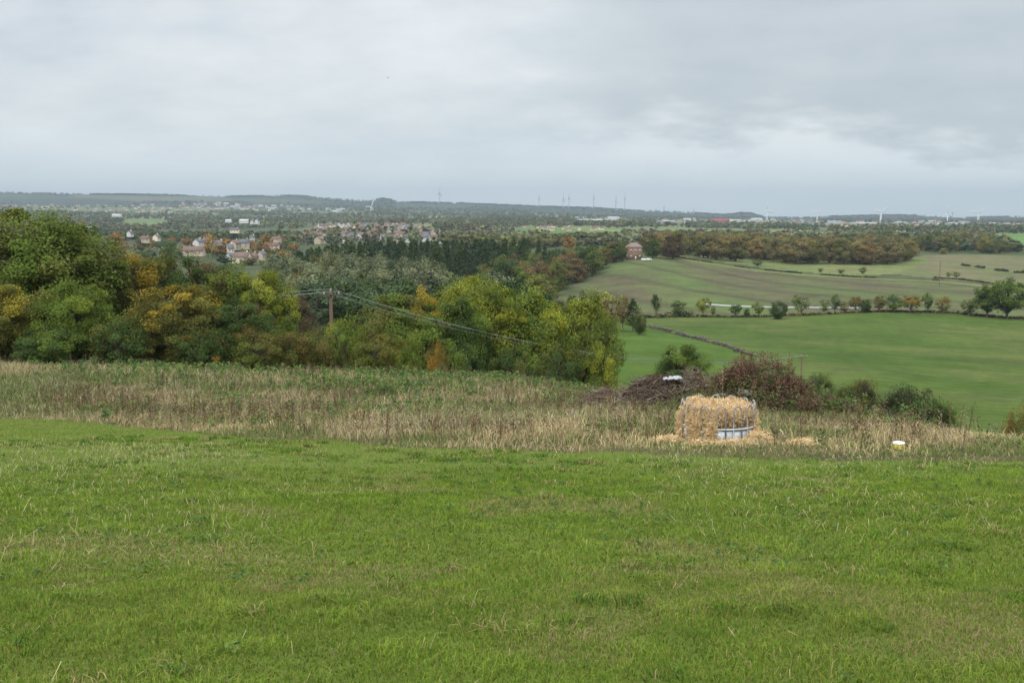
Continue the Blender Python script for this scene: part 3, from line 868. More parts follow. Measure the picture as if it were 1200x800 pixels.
# dark wood on the far hill tops, as its own mass
sb = MB()
for px0, px1, n in [(90, 165, 240), (165, 210, 50), (255, 300, 90), (325, 356, 50), (437, 458, 60), (550, 760, 300), (820, 900, 160), (985, 1090, 200), (1150, 1200, 100), (470, 548, 90)]:
    for _ in range(n):
        px = r.uniform(px0, px1); Y = r.uniform(9750, 10100)
        X = (px - 600) / (CP * F + 60) * Y; Z = zg(X, Y)
        V, C = pq[r.integers(5)]; s = r.uniform(1.0, 1.7)
        P = V * (s * 2.0, s * 2.0, s * 1.0) + (X, Y, Z - 2)
        sb.V.append(P); sb.C.append(C[:, :1] * np.array([[.035, .045, .022]]))
        m = len(P); sb.L.append(np.arange(m) + sb.n); sb.T.append(np.full(m // 4, 4)); sb.M.append(np.zeros(m // 4, int)); sb.n += m
tag(link('skyline_woods', sb.mesh('skyline_woods', VCOL)), 'dark strips of wood along the far skyline', 'woods', kind='stuff')


# ------------------------------------------------------------------ buildings
WHITE = plain('white_render', (.50, .49, .46), .8, .06); CREAM = plain('cream_render', (.60, .53, .40), .8, .1); STONE = plain('stone_wall', (.40, .34, .25), .9, .2)
REDROOF = plain('red_tiles', (.135, .088, .072), .85, .2, 2); GREYROOF = plain('slate_tiles', (.095, .095, .105), .8, .2, 2); BROWNROOF = plain('brown_tiles', (.13, .085, .065), .85, .2, 2)
PINKB = plain('pinkish_brick', (.50, .37, .30), .9, .15); GLASS = plain('window_glass', (.05, .06, .07), .15, .2, spec=.6); REDMETAL = plain('red_cladding', (.36, .08, .095), .5, .08)
PALEM = plain('pale_cladding', (.44, .45, .45), .5, .06); GREYM = plain('grey_sheeting', (.35, .36, .37), .5, .1)


def brick_mat():
    m, nt, N, L = mat('red_brick')
    co = nd(nt, 'ShaderNodeTexCoord').outputs['Object']
    f = noise_n(nt, 1.4, 7, co, .7)
    surf(nt, ramp_n(nt, f, [(.3, (.15, .085, .062)), (.55, (.21, .13, .098)), (.75, (.28, .20, .155))]), .9, .1)
    return m


BRICK = brick_mat()


def gable(b, w, d, h, rise, z0=0.0, over=.0, mat=0, walls=True, th=.0):
    """walls with gable ends (ridge along x)"""
    x, y = w / 2, d / 2
    v = [(-x, -y, z0), (x, -y, z0), (x, y, z0), (-x, y, z0), (-x, -y, h), (x, -y, h), (x, y, h), (-x, y, h), (-x, 0, h + rise), (x, 0, h + rise)]
    b.add(v, [(0, 1, 5, 4), (2, 3, 7, 6)], mat=mat)
    b.add(v, [(3, 0, 4, 8, 7), (1, 2, 6, 9, 5)], mat=mat)


def roof_prism(b, w, d, h, rise, th=.25, over=.35, mat=0):
    x, y = w / 2 + over, d / 2 + over
    e = rise * over / (d / 2)
    v = []
    for zz in (0, th):
        v += [(-x, -y, h - e + zz), (x, -y, h - e + zz), (x, 0, h + rise + zz), (-x, 0, h + rise + zz), (-x, y, h - e + zz), (x, y, h - e + zz)]
    b.add(np.array(v) + (0, 0, .02), [(6, 7, 8, 9), (9, 8, 11, 10), (1, 0, 3, 2), (2, 3, 4, 5), (0, 1, 7, 6), (4, 10, 11, 5), (0, 6, 9, 3), (3, 9, 10, 4), (1, 2, 8, 7), (2, 5, 11, 8)], mat=mat)


def house_parts(o, w, d, h, rise, wall, roof, chim=True, wins=True):
    b = MB(); gable(b, w, d, h, rise, -1.5); link('wall', b.mesh('wall', wall), o)
    b = MB(); roof_prism(b, w, d, h, rise); ro = link('roof', b.mesh('roof', roof), o)
    if chim:
        b = MB(); b.box((w * .32, 0, h + rise + .35), (.9, .7, 1.6)); b.box((w * .32, 0, h + rise + 1.35), (.3, .3, .4))
        link('chimney', b.mesh('chimney', wall), ro)
    if wins:
        for s in (-1, 1):
            for fx in ((-.3, .05, .33) if w > 9 else (-.25, .25)):
                for fz in ((.28, .72) if h > 4 else (.55,)):
                    b = MB(); b.box((w * fx, s * (d / 2 + .02), h * fz), (1.2, .1, 1.2)); wn = link('window', b.mesh('window', WHITE), o)
                    b = MB(); b.box((w * fx, s * (d / 2 + .05), h * fz), (1.0, .1, 1.0)); link('pane', b.mesh('pane', GLASS), wn)


def fit_house(px0, px1, ytop, ybase, Y, rot, wall, roof, label, d=7.5, cat='house', rise=.42, chim=True, group=None, name='house', wins=True):
    pc = (px0 + px1) / 2
    w = (px1 - px0) * .9 * Y / F; ytop += (ybase - ytop) * .12
    g = at(pc, ybase, Y); X = g.x; z = zg(X, Y)
    H = at(pc, ytop, Y).z - g.z
    z = max(z, g.z) if g.z - z < 4 else g.z
    o = empty(name, (X, Y, z), rot, label, cat, group)
    c, s = abs(math.cos(rot)), abs(math.sin(rot))
    wl = max(4.0, (w - d * s) / max(c, .35)) if c > .5 else max(5.0, (w - .0) )
    dd = d if c > .5 else w
    if c <= .5: wl = d
    rs = max(.8, H * rise)
    house_parts(o, wl, dd, H - rs, rs, wall, roof, chim, wins)
    return o


R_ = math.radians
# nearer village
fit_house(214, 241, 287.5, 298, 860, R_(4), STONE, BROWNROOF, 'long low house with a plain brown roof at the left end of the nearer village', 9, rise=.55)
fit_house(228, 237, 279, 288, 930, R_(72), WHITE, GREYROOF, 'white house showing its gable, left one of two beside a golden tree', 8)
fit_house(237, 249, 278, 287, 940, R_(8), WHITE, GREYROOF, 'white house with a long grey roof, right one of two beside a golden tree', 7)
fit_house(252, 263, 281, 289, 950, R_(-15), CREAM, GREYROOF, 'cream house with a slate roof behind the bright orange tree', 7)
fit_house(263, 276, 285, 296, 900, R_(30), CREAM, GREYROOF, 'pale house under a steep blue-grey roof between the two orange trees', 8, rise=.5)
fit_house(270, 281, 280, 291, 930, R_(70), STONE, BROWNROOF, 'tan house showing its gable to the viewer between the grey roofs', 8)
fit_house(279, 293, 279, 290, 945, R_(5), STONE, GREYROOF, 'tan house with a wide slate roof joined to the tan gable', 7)
fit_house(272, 296, 294, 307, 830, R_(-12), CREAM, REDROOF, 'closest house of the village, cream walls, dark red roof and a tall chimney', 8, rise=.5)
fit_house(293, 301, 295, 307, 835, R_(68), STONE, REDROOF, 'sandstone gable end attached to the dark red roofed house', 7)
fit_house(266, 273, 295, 305, 840, R_(75), WHITE, GREYROOF, 'narrow white gable left of the dark red roofed house', 6)
fit_house(302, 312, 293, 303, 850, R_(50), STONE, GREYROOF, 'dark roofed house with a stone gable beside the willows', 7)
fit_house(310, 328, 283, 291, 900, R_(3), PINKB, REDROOF, 'red roofed brick house above the willows', 8, rise=.5)
fit_house(292, 299, 275, 281, 1150, R_(10), WHITE, GREYROOF, 'small bright white house alone above the orange trees', 6)
fit_house(269, 281, 267, 272, 1500, R_(6), CREAM, GREYROOF, 'long cream building above the nearer village', 9)
fit_house(318, 330, 277, 283, 1050, R_(-8), STONE, BROWNROOF, 'brown roofed house behind the russet trees', 8)
fit_house(165, 176, 276, 283, 1050, R_(10), STONE, BROWNROOF, 'tan house left of the white gable, peeping over the belt', 8)
fit_house(180, 187, 274, 281, 1100, R_(60), CREAM, GREYROOF, 'cream gable peeping over the left tree belt', 7)
fit_house(149, 156, 270, 276, 1200, R_(55), WHITE, GREYROOF, 'white gable above the orange-brown tree at left', 7)
fit_house(73, 82, 259, 265, 1700, R_(40), WHITE, GREYROOF, 'white house corner showing above the tall green tree', 8)
fit_house(100, 108, 262, 267, 1800, R_(15), WHITE, GREYROOF, 'small white house among brown trees above the tall green tree', 7)
fit_house(280, 292, 256.5, 261, 2300, R_(8), WHITE, PALEM, 'brightest white long building above the nearer village', 10, cat='building', name='building', wins=False)
fit_house(294, 298, 257, 262, 2300, R_(70), WHITE, GREYROOF, 'white gable right of the brightest white long building', 8, wins=False)
fit_house(299, 304, 256, 262, 2320, R_(75), WHITE, GREYROOF, 'second white gable right of the brightest white long building', 8, wins=False)
fit_house(264, 272, 257, 260, 2350, R_(4), PALEM, PALEM, 'long pale shed left of the brightest white long building', 10, cat='building', name='building', wins=False)
fit_house(131, 143, 250.5, 253.5, 3200, R_(5), WHITE, PALEM, 'white shed standing beside the small green field at left', 14, cat='building', name='building', wins=False)

# the pale village beyond the pines: shared meshes
vproto = []
for k, (w, d, h, rs, wl, rf) in enumerate([(9, 8, 5.0, 3.6, WHITE, REDROOF), (8.5, 8, 5.2, 3.8, CREAM, BROWNROOF), (10, 8.5, 5.0, 3.6, PINKB, REDROOF), (8.5, 8, 5.0, 3.8, WHITE, GREYROOF), (11, 8.5, 4.8, 3.4, STONE, BROWNROOF)]):
    b = MB(); gable(b, w, d, h, rs, -2.0); bw = b.mesh('wall', wl)
    b2 = MB(); roof_prism(b2, w, d, h, rs); br = b2.mesh('roof', rf)
    vproto.append((bw, br))
VL = ['white walled house with a red-brown roof in the pale village', 'cream walled house with a brown roof in the pale village', 'pinkish brick house with a red-brown roof in the pale village',
      'white walled house with a grey roof in the pale village', 'tan stone house with a brown roof in the pale village']
r = np.random.default_rng(15)
got = []
VP = [(356, 272), (368, 263.5), (395, 262.5), (425, 263), (455, 262.5), (485, 264), (498, 269), (520, 275), (514, 285), (450, 284), (400, 284), (362, 284)]
tries = 0
while len(got) < 135 and tries < 60000:
    tries += 1
    px, py = r.uniform(350, 522), r.uniform(262, 286)
    if not inside(np.array([px]), np.array([py]), VP)[0]: continue
    p = hit(px, py + 2.0, 1150)
    if any((p.x - q.x) ** 2 + (p.y - q.y) ** 2 < 12.5 ** 2 for q in got): continue
    got.append(p)
    k = int(r.choice(5, p=[.30, .24, .12, .26, .08]))
    rz = r.choice([.2, 1.75, 1.4, 1.6, -.4]) + r.normal() * .1
    o = empty('house', p, rz, VL[k], 'house', 'houses of the pale village beyond the pines')
    link('wall', vproto[k][0], o); link('roof', vproto[k][1], o)
# trees between those houses
for k in range(34):
    p = hit(r.uniform(352, 520), r.uniform(266, 283), 1150)
    o = empty('village_tree', p, r.uniform(0, 6), 'round garden tree between the houses of the pale village', 'tree', 'garden trees of the pale village')
    tm, cm, H0, R0 = NFAR[k % 3]; s = r.uniform(.5, .8); o.scale = (s, s, s)
    link('trunk', tm, o); c = link('crown', cm, o)
    cc = [DEEP, OLIVE, BROWN, BLUEG][k % 4]; c.color = (*cc, 1); c['turned'] = list(OLIVE); c['turned_share'] = .3

# far towns: single small meshes, no parts
fproto = []
for k, (w, d, h, rs, wl, rf) in enumerate([(14, 9, 5, 3, WHITE, GREYROOF), (16, 10, 5, 3, CREAM, BROWNROOF), (24, 12, 6, 2, PALEM, PALEM), (13, 9, 5, 3.2, PINKB, REDROOF), (48, 22, 8, 2, WHITE, PALEM), (60, 26, 8, 2, GREYM, GREYM)]):
    b = MB(); gable(b, w, d, h, rs, -3.0); roof_prism(b, w, d, h, rs, mat=1); fproto.append(b.mesh('far_building', [wl, rf]))
FL = ['small white house', 'small cream house', 'pale shed', 'small pinkish house', 'long white shed', 'long grey shed']
for poly, n, kinds, where in TOWN:
    xs = [p[0] for p in poly]; ys = [p[1] for p in poly]; done = []
    t = 0
    while len(done) < n and t < 4000:
        t += 1
        px, py = r.uniform(min(xs), max(xs)), r.uniform(min(ys), max(ys))
        if not inside(np.array([px]), np.array([py]), poly)[0]: continue
        p = hit(px, py + 1.0, 1800)
        if p.y > 7500 or any((p.x - q.x) ** 2 + (p.y - q.y) ** 2 < 26 ** 2 for q in done): continue
        done.append(p)
        k = int(r.choice(kinds))
        o = link('far_house' if k in (0, 1, 3) else 'far_shed', fproto[k], None, p, r.choice([.1, 1.6, -.3, .6]))
        s = (p.y / 5000 * .55 + .55) * (.75 if 'bright green' in where else 1)
        o.scale = (s, s, s)
        tag(o, FL[k] + ' ' + where, 'house' if k in (0, 1, 3) else 'shed', 'buildings ' + where)
b = MB(); b.box((0, 0, 5), (68, 30, 16)); rsh = b.mesh('red_shed', REDMETAL)
p = hit(843, 260.5, 3000)
o = empty('red_shed', p, .05, 'long bright red warehouse in the far industrial strip', 'warehouse'); o.scale = (1, 1, 1)
link('wall', rsh, o)
b = MB(); b.box((0, 0, 13.3), (69, 31, .6)); link('roof', b.mesh('roof', GREYM), o)
b = MB(); b.box((40, 0, 5), (12, 28, 14)); link('annex', b.mesh('annex', WHITE), o, rz=0)

# brick house with its two cars
Yh = 762
p = at(742.6, 299, Yh); z = max(zg(p.x, Yh), p.z)
o = empty('brick_house', (p.x, Yh, zg(p.x, Yh)), R_(14), 'red brick two storey farmhouse with white windows on the field brow', 'house')
Hh = at(742.6, 284.3, Yh).z - zg(p.x, Yh)
hw_, hd_, hh_ = 9.6, 7.5, Hh * .74
b = MB(); b.box((0, 0, hh_ / 2 - 1), (hw_, hd_, hh_ + 2)); link('wall', b.mesh('wall', BRICK), o)
b = MB(); x, y = hw_ / 2 + .35, hd_ / 2 + .35; zr = Hh
b.add([(-x, -y, hh_ + .01), (x, -y, hh_ + .01), (x, y, hh_ + .01), (-x, y, hh_ + .01), (-x * .45, 0, zr), (x * .45, 0, zr)], [(0, 1, 5, 4), (2, 3, 4, 5)]); b.add([(-x, -y, hh_ + .01), (x, -y, hh_ + .01), (x, y, hh_ + .01), (-x, y, hh_ + .01), (-x * .45, 0, zr), (x * .45, 0, zr)], [(3, 0, 4), (1, 2, 5)])
b.add([(-x, -y, hh_ + .01), (x, -y, hh_ + .01), (x, y, hh_ + .01), (-x, y, hh_ + .01)], [(3, 2, 1, 0)])
ro = link('roof', b.mesh('roof', plain('weathered_tiles', (.16, .12, .10), .9, .2, 2)), o)
for cx in (-2.6, 2.8):
    b = MB(); b.box((cx, .3, zr + .1), (.9, .7, 1.7)); link('chimney', b.mesh('chimney', BRICK), ro)
for fz in (.26, .72):
    for fx in (-.34, 0, .34):
        if fx == 0 and fz < .5: continue
        b = MB(); b.box((hw_ * fx, -hd_ / 2 - .03, hh_ * fz), (1.3, .12, 1.5)); w = link('window', b.mesh('window', WHITE), o)
        b = MB(); b.box((hw_ * fx, -hd_ / 2 - .07, hh_ * fz), (.8, .12, 1.0)); link('pane', b.mesh('pane', GLASS), w)
b = MB(); b.box((0, -hd_ / 2 - .03, 1.05), (1.1, .12, 2.1)); link('door', b.mesh('door', WHITE), o)
b = MB()
for fx in (-.3, .3):
    pass
for fz in (.3, .72):
    b = MB(); b.box((-hw_ / 2 - .03, 0, hh_ * fz), (.12, 1.3, 1.5)); w = link('window', b.mesh('window', WHITE), o)

CARP = plain('white_car_paint', (.80, .80, .80), .25, .03, spec=.5); TYRE = plain('tyre_rubber', (.02, .02, .02), .8, .2)


def car(px, Y, rz, label):
    p = at(px, 297, Y); z = zg(p.x, Y)
    o = empty('parked_car', (p.x, Y, z), rz, label, 'car', 'cars parked by the brick house')
    b = MB()
    side = [(-2.1, .35), (2.1, .35), (2.15, .75), (1.1, .92), (.55, 1.42), (-1.3, 1.45), (-2.05, .95), (-2.15, .7)]
    v = [(x, -.82, z) for x, z in side] + [(x, .82, z) for x, z in side]
    n = len(side)
    b.add(v, [tuple(range(n)), tuple(range(2 * n - 1, n - 1, -1))]); b.add(v, [(i, i + n, (i + 1) % n + n, (i + 1) % n) for i in range(n)])
    link('body', b.mesh('body', CARP), o)
    b = MB(); b.box((-.35, 0, 1.16), (1.75, 1.68, .38), taper=.88); link('window', b.mesh('window', GLASS), o)
    for sx in (-1.3, 1.3):
        for sy in (-.78, .78):
            b = MB(); b.tube([(sx, sy - .1, .33), (sx, sy + .1, .33)], .33, 12); link('wheel', b.mesh('wheel', TYRE), o)


car(755, 752, R_(10), 'white car nosed up beside the brick house wall')
car(760.5, 757, R_(-20), 'white car parked one space away from the brick house')

# ------------------------------------------------------------------ wind turbines
TURB = plain('turbine_white', (.56, .58, .60), .4, .03); TURBD = plain('turbine_grey', (.24, .25, .27), .5, .05)


def turbine(px, hub, Y, blade_px, ang, yaw, label, m=TURB, mode=3, thick=1.0, name='wind_turbine'):
    p = at(px, hub, Y); zb = zg(p.x, Y) - 1
    o = empty(name, (p.x, Y, zb), yaw, label, 'wind turbine', 'wind turbines on the skyline')
    hz = p.z - zb; L = blade_px * Y / F
    b = MB(); b.tube([(0, 0, 0), (0, 0, hz)], [2.4 * thick, 1.4 * thick], 10); link('tower', b.mesh('tower', m, True), o)
    b = MB(); b.box((0, .8, hz + .6), (3.0 * thick, 7, 3.2 * thick)); b.tube([(0, -2.6, hz + .6), (0, -4.6, hz + .6)], [1.7 * thick, .6], 8); link('nacelle', b.mesh('nacelle', m), o)
    for k in range(mode):
        a = R_(ang) + k * 2 * math.pi / 3
        d = np.array([math.sin(a), 0, math.cos(a)]); e = np.array([math.cos(a), 0, -math.sin(a)])
        b = MB(); c0 = np.array([0, -3.6, hz + .6]); vs = []
        for s, wd in ((.02, 1.2), (.2, 2.6), (.6, 2.0), (1.0, .9)):
            for q in (-1, 1):
                for yy in (-.6, .6):
                    vs.append(c0 + d * L * s + e * wd * thick * q * (1.15 if m is TURB else .8) + np.array([0, yy, 0]))
        f = []
        for i in range(3):
            a0, b0 = i * 4, i * 4 + 4
            f += [(a0, a0 + 2, b0 + 2, b0), (a0 + 3, a0 + 1, b0 + 1, b0 + 3), (a0 + 1, a0, b0, b0 + 1), (a0 + 2, a0 + 3, b0 + 3, b0 + 2)]
        f += [(0, 1, 3, 2), (12, 14, 15, 13)]
        b.add(vs, f); link('blade', b.mesh('blade', m), o)
    return o


turbine(957.5, 250.2, 5200, 8.5, 58, 0, 'white turbine with two blades raised in a V, left one of the three alike', thick=1.05)
turbine(1032, 249.2, 5000, 9.5, 54, .1, 'white turbine with two blades raised in a V, middle one of the three alike', thick=1.1)
turbine(1146.3, 250, 5100, 9, 50, -.1, 'white turbine with two blades raised in a V, nearest the right frame edge', thick=1.05)
turbine(899, 246, 5400, 9, -4, .5, 'slim turbine with one blade straight up above the far town', thick=.9)
turbine(1110.5, 250, 5300, 10.5, 0, .45, 'slim turbine with one blade straight up left of the right V turbine', thick=.95)
turbine(1116, 250, 8500, 3, 40, .3, 'tiny far turbine beside the slim upright bladed one', TURBD)
turbine(434.6, 242.2, 5600, 9.5, 27, .9, 'leaning white blade of a turbine below the middle ridge', thick=1.0)
for px, hub, bl, Y, a, lb in [(631.5, 232, 5, 9300, 5, 'short grey turbine alone at the left of the skyline row'), (659.8, 233, 7.5, 9300, 0, 'grey turbine, left one of a close pair on the skyline'),
                              (666.5, 231.5, 7.5, 9300, 3, 'grey turbine, right one of a close pair on the skyline'), (695.5, 231, 8.5, 9300, -3, 'tallest grey turbine in the middle of the skyline row'),
                              (721.5, 235, 6.5, 9300, 0, 'grey turbine second from the right end of the skyline row'), (732, 232, 7.5, 9300, 4, 'grey turbine at the right end of the skyline row'),
                              (514.8, 226, 8, 9300, 6, 'faint tall turbine standing alone on the middle ridge'), (778, 243, 3, 9300, 30, 'tiny turbine on the ridge right of the skyline row'), (812.5, 246, 2.6, 9300, 10, 'tiny turbine low on the ridge toward the red shed')]:
    turbine(px, hub, Y, bl, a, 1.25, lb, TURBD, thick=1.6)

# ------------------------------------------------------------------ poles and wires
POLE = plain('creosoted_wood', (.095, .06, .042), .9, .35, 8); WIRE = plain('wire_metal', (.20, .21, .215), .6, .1, metal=.2); CERAM = plain('insulator', (.22, .20, .18), .4, .1)


def pole(px, top, Y, label, arm=1.5, armz=.25, rz=0.0, radius=.13):
    p = at(px, top, Y); zb = zg(p.x, Y) - .5
    H = p.z - zb
    o = empty('utility_pole', (p.x, Y, zb), rz, label, 'utility pole')
    b = MB(); b.tube([(0, 0, 0), (0, 0, H)], [radius * 1.2, radius], 10); link('post', b.mesh('post', POLE, True), o)
    tips = []
    if arm:
        b = MB(); b.box((0, -.17, H - armz), (arm, .1, .10 if radius > .1 else .07)); link('crossarm', b.mesh('crossarm', POLE), o)
        for x in (-arm * .46, 0, arm * .46):
            b = MB(); zz = H - armz + .06 if x else H
            b.tube([(x, -.17 if x else 0, zz), (x, -.17 if x else 0, zz + .12), (x, -.17 if x else 0, zz + .2)], [.06, .09, .05], 8); link('insulator', b.mesh('insulator', CERAM), o)
            c, s = math.cos(rz), math.sin(rz)
            yy = -.17 if x else 0
            tips.append(Vector((p.x + x * c - yy * s, Y + x * s + yy * c, zb + zz + .2)))
    return o, tips


_, tA = pole(387.5, 341, 92, 'brown wooden pole with a crossarm rising out of the tree belt', 1.4, .3, .5)
_, tB = pole(939.5, 417.5, 150, 'small dark pole with a crossarm behind the reddish weed mound', 1.7, .12, .3, .075)
_, tZ = pole(-330, 330, 100, 'wooden pole beyond the left end of the tree belt', 1.6, .3, .4)
pole(1102, 306.5, 610, 'thin bare pole on the hedge line above the sown field', 0, 0, 0, .16)
pole(768.5, 405, 152, 'thin grey fence pole beside the pasture bush', 0, 0, 0, .05) if False else None
for a, bb, sag, lbl in ((tZ, tA, 1.6, 'thin wire running left from the wooden pole past the trees'), (tA, tB, 3.0, 'thin wire sagging from the wooden pole down to the small dark pole')):
    for k in range(3):
        P = [a[k].lerp(bb[k], s) - Vector((0, 0, 4 * sag * s * (1 - s))) for s in np.linspace(0, 1, 40)]
        m = MB(); m.tube([tuple(q) for q in P], .017, 4)
        tag(link('overhead_wire', m.mesh('overhead_wire', WIRE)), lbl, 'wire', 'overhead wires on the wooden poles')

# ------------------------------------------------------------------ walls, hedges and field bushes
LICHEN = plain('dry_stone', (.115, .105, .078), .95, .5, 1.2)


def stone_wall(pts, ymin, h, label):
    P = [hit(x, y, ymin) for x, y in pts]
    b = MB(); r = np.random.default_rng(3)
    for p, q in zip(P[:-1], P[1:]):
        L = (q - p).length; n = int(L / .75); rz = math.atan2(q.y - p.y, q.x - p.x)
        for i in range(n):
            c = p.lerp(q, (i + .5) / n)
            z = zg(c.x, c.y)
            top = h * (.55 + .6 * vnoise(c.x * .25, c.y * .25)) * r.uniform(.8, 1.1) * (0.3 if vnoise(c.x * .09 + 5, c.y * .09) < .3 else 1)
            zz = -.1
            while zz < top:
                hh = r.uniform(.22, .4)
                b.box((c.x + r.normal() * .06, c.y + r.normal() * .06, z + zz + hh / 2), (.75 * r.uniform(.8, 1.15), .38 * r.uniform(.8, 1.2), hh), rz + r.normal() * .12)
                zz += hh * .96
    return tag(link('stone_wall', b.mesh('stone_wall', LICHEN)), label, 'stone wall')


stone_wall([(745, 381), (752, 382), (770, 386), (790, 391.5), (812, 397), (835, 402.5)], 200, .95, 'grey dry stone wall running down from the small round bush')
stone_wall([(835, 402.5), (850, 406.5), (866, 411.5)], 200, .9, 'lower end of the dry stone wall with grassy gaps near the weed mound')
stone_wall([(860, 412), (872, 414.5), (890, 419)], 150, 1.2, 'short dark stub of stone wall behind the weed mound')


def hedge(pts, ymin, h, w, col, label, per=26, leaf=.5, gap=.0, tan=0.0):
    P = [hit(x, y, ymin) for x, y in pts]
    b = MB(); r = np.random.default_rng(int(pts[0][0]) + 5)
    for p, q in zip(P[:-1], P[1:]):
        L = (q - p).length; n = max(1, int(L / .9))
        for i in range(n):
            c = p.lerp(q, (i + r.random()) / n)
            if fbm(c.x * .08, c.y * .08, 2) < gap: continue
            z = zg(c.x, c.y); hh = h * (.45 + .7 * vnoise(c.x * .15, c.y * .15)) * r.uniform(.7, 1.25)
            m = max(6, int(per * 4 / (leaf * 8)))
            d = rand_dir(m, r) * (r.random(m) ** .4)[:, None]
            C = np.array([c.x, c.y, z + hh * .45]) + d * (w * .9, w * .7, hh * .55)
            nr = d * .7 + rand_dir(m, r) * .7 + (0, 0, .4); nr /= np.linalg.norm(nr, axis=1, keepdims=True)
            v = r.uniform(.7, 1.2) * r.uniform(.7, 1.3, m)
            cc = np.array(col) if r.random() > tan else np.array([.16, .13, .06])
            b.cards(C, nr, leaf * r.uniform(.6, 1.2, m), leaf * .6, v[:, None] * cc, r)
    return tag(link('field_hedge', b.mesh('field_hedge', VCOL)), label, 'hedge')


hedge([(752, 372.5), (770, 372.5), (800, 371.5), (850, 371.8), (905, 371.2)], 300, 1.1, 1.0, (.06, .06, .03), 'low brown-green hedge under the first boundary trees', tan=.35)
hedge([(905, 371), (950, 369.5), (1000, 366.8), (1060, 365.8)], 300, 1.0, 1.0, (.07, .065, .032), 'rough grassy hedge strip along the crest of the green field', tan=.45)
hedge([(1060, 365.8), (1110, 367), (1135, 369.5), (1200, 374), (1260, 378)], 300, 1.1, 1.0, (.06, .058, .03), 'low hedge at the feet of the two big field trees', tan=.4)
hedge([(782, 370.5), (812, 370.5)], 300, 2.3, 1.5, DEEP, 'dark clipped hedge piece at the foot of the second boundary tree')
hedge([(800, 303), (850, 310.5), (900, 317), (950, 321.5), (1000, 324.5), (1060, 327), (1100, 329)], 480, .9, 1.0, (.045, .042, .025), 'thin dark hedge between the sown field and the meadow', gap=.42, tan=.2)
hedge([(1095, 326), (1120, 327.5), (1150, 331), (1200, 337), (1260, 343)], 400, 1.3, 1.4, (.075, .06, .045), 'brownish hedge between the stubble and the sown field', tan=.25)
for px, py, hw, h, lb in [(888, 311.5, 6, 5.5, 'small dark thorn bush under the autumn wood'), (962, 318.5, 3, 3, 'tiny dark bush on the thin hedge'), (985, 320, 4, 3.2, 'dark bush on the thin hedge, next to the tiny one'), (1011, 320.5, 4, 5.0, 'taller dark bush on the thin hedge below the end of the wood'),
                          (1112, 324, 3, 3.4, 'pale small bush right of the thin bare pole'), (1121, 325, 4, 4.2, 'round pale bush second right of the thin bare pole')]:
    p = hit(px, py + 1, 480)
    grow(HT[1], 'field_bush', px, project(p.x, p.y, p.z + h)[1], p.y, hw, DEEP if 'dark' in lb else OLIVE, lb, 'bush', None, OLIVE, .3)
for x0, x1, y in [(1128, 1136, 311.5), (1144, 1153, 313.5), (1167, 1172, 317), (1175, 1181, 317.8), (1189, 1201, 319.5)]:
    hedge([(x0, y), (x1, y + .8)], 480, 1.9, 2.0, (.062, .066, .036), {1128: 'first dark hedge remnant on the stubble, next to the thin bare pole', 1144: 'dark hedge remnant second on the stubble from the pole', 1167: 'smallest dark hedge remnant on the stubble',
                                                                      1175: 'small dark hedge remnant right beside the smallest one', 1189: 'dark hedge remnant on the stubble at the right frame edge'}[x0], per=40, leaf=.7)



def ribbon(name, pts, ymin, width, matl, lift=.12):
    P = [hit(x, y, ymin) for x, y in pts]
    Q = []
    for p, q in zip(P[:-1], P[1:]):
        n = max(2, int((q - p).length / 4)); Q += [p.lerp(q, k / n) for k in range(n)]
    Q.append(P[-1]); Q = np.array([tuple(q) for q in Q])
    T_ = np.gradient(Q, axis=0); T_[:, 2] = 0; T_ /= np.linalg.norm(T_, axis=1, keepdims=True)
    N_ = np.c_[-T_[:, 1], T_[:, 0]]
    rows = []
    for s in np.linspace(-.5, .5, 5):
        x = Q[:, 0] + N_[:, 0] * width * s; y = Q[:, 1] + N_[:, 1] * width * s
        rows.append(np.c_[x, y, zt(x, y) + lift])
    n = len(Q); V = np.concatenate(rows)
    i = np.arange(n - 1)
    b = MB(); b.add(V, np.concatenate([np.c_[i + k * n, i + 1 + k * n, i + 1 + (k + 1) * n, i + (k + 1) * n] for k in range(4)]))
    tag(link(name, b.mesh(name, matl, True)), kind='structure')


ribbon('country_road', [(822, 356.2), (850, 358.4), (875, 359.4), (900, 360), (940, 360.4), (985, 360.6), (1010, 361)], 380, 5.5, plain('road_surface', (.27, .27, .26), .8, .12, .3))
ribbon('grass_track', [(764, 299.5), (800, 304.5), (850, 312), (900, 318.6), (950, 323), (1000, 326), (1060, 328.3), (1100, 330.2), (1150, 334.8), (1200, 340.6), (1280, 347)], 480, 13, ground_mat('meadow'))

# shrubs at the brow on the right
for px, top, Y, hw, pr_, c, tc, sh, lb in [
        (1063, 451, 44, 32, THORN, (.042, .038, .022), (.038, .046, .02), .4, 'dark brown thorny shrub on the brow, widest of the shrubs there'),
        (1106, 465, 44, 18, THORN, (.036, .056, .018), GREEN, .3, 'dark green shrub touching the wide brown shrub on the brow'),
        (1012, 440, 47, 19, THORN, (.07, .055, .04), OLIVE, .4, 'thin greyish brown shrub right of the reddish weed mound'),
        (961, 434, 45, 17, THORN, (.10, .125, .06), GREEN, .4, 'pale leaved shrub against the right flank of the weed mound'),
        (990, 450, 47, 13, THORN, (.055, .08, .03), OLIVE, .2, 'low green shrub between the pale leaved and the greyish shrub'),
        (1193, 471, 46, 18, THORN, OLIVE, (.20, .13, .04), .3, 'orange tinged shrub at the right frame edge')]:
    grow(pr_, 'shrub', px, top, Y, hw, c, lb, 'shrub', None, tc, sh)

# ------------------------------------------------------------------ blades


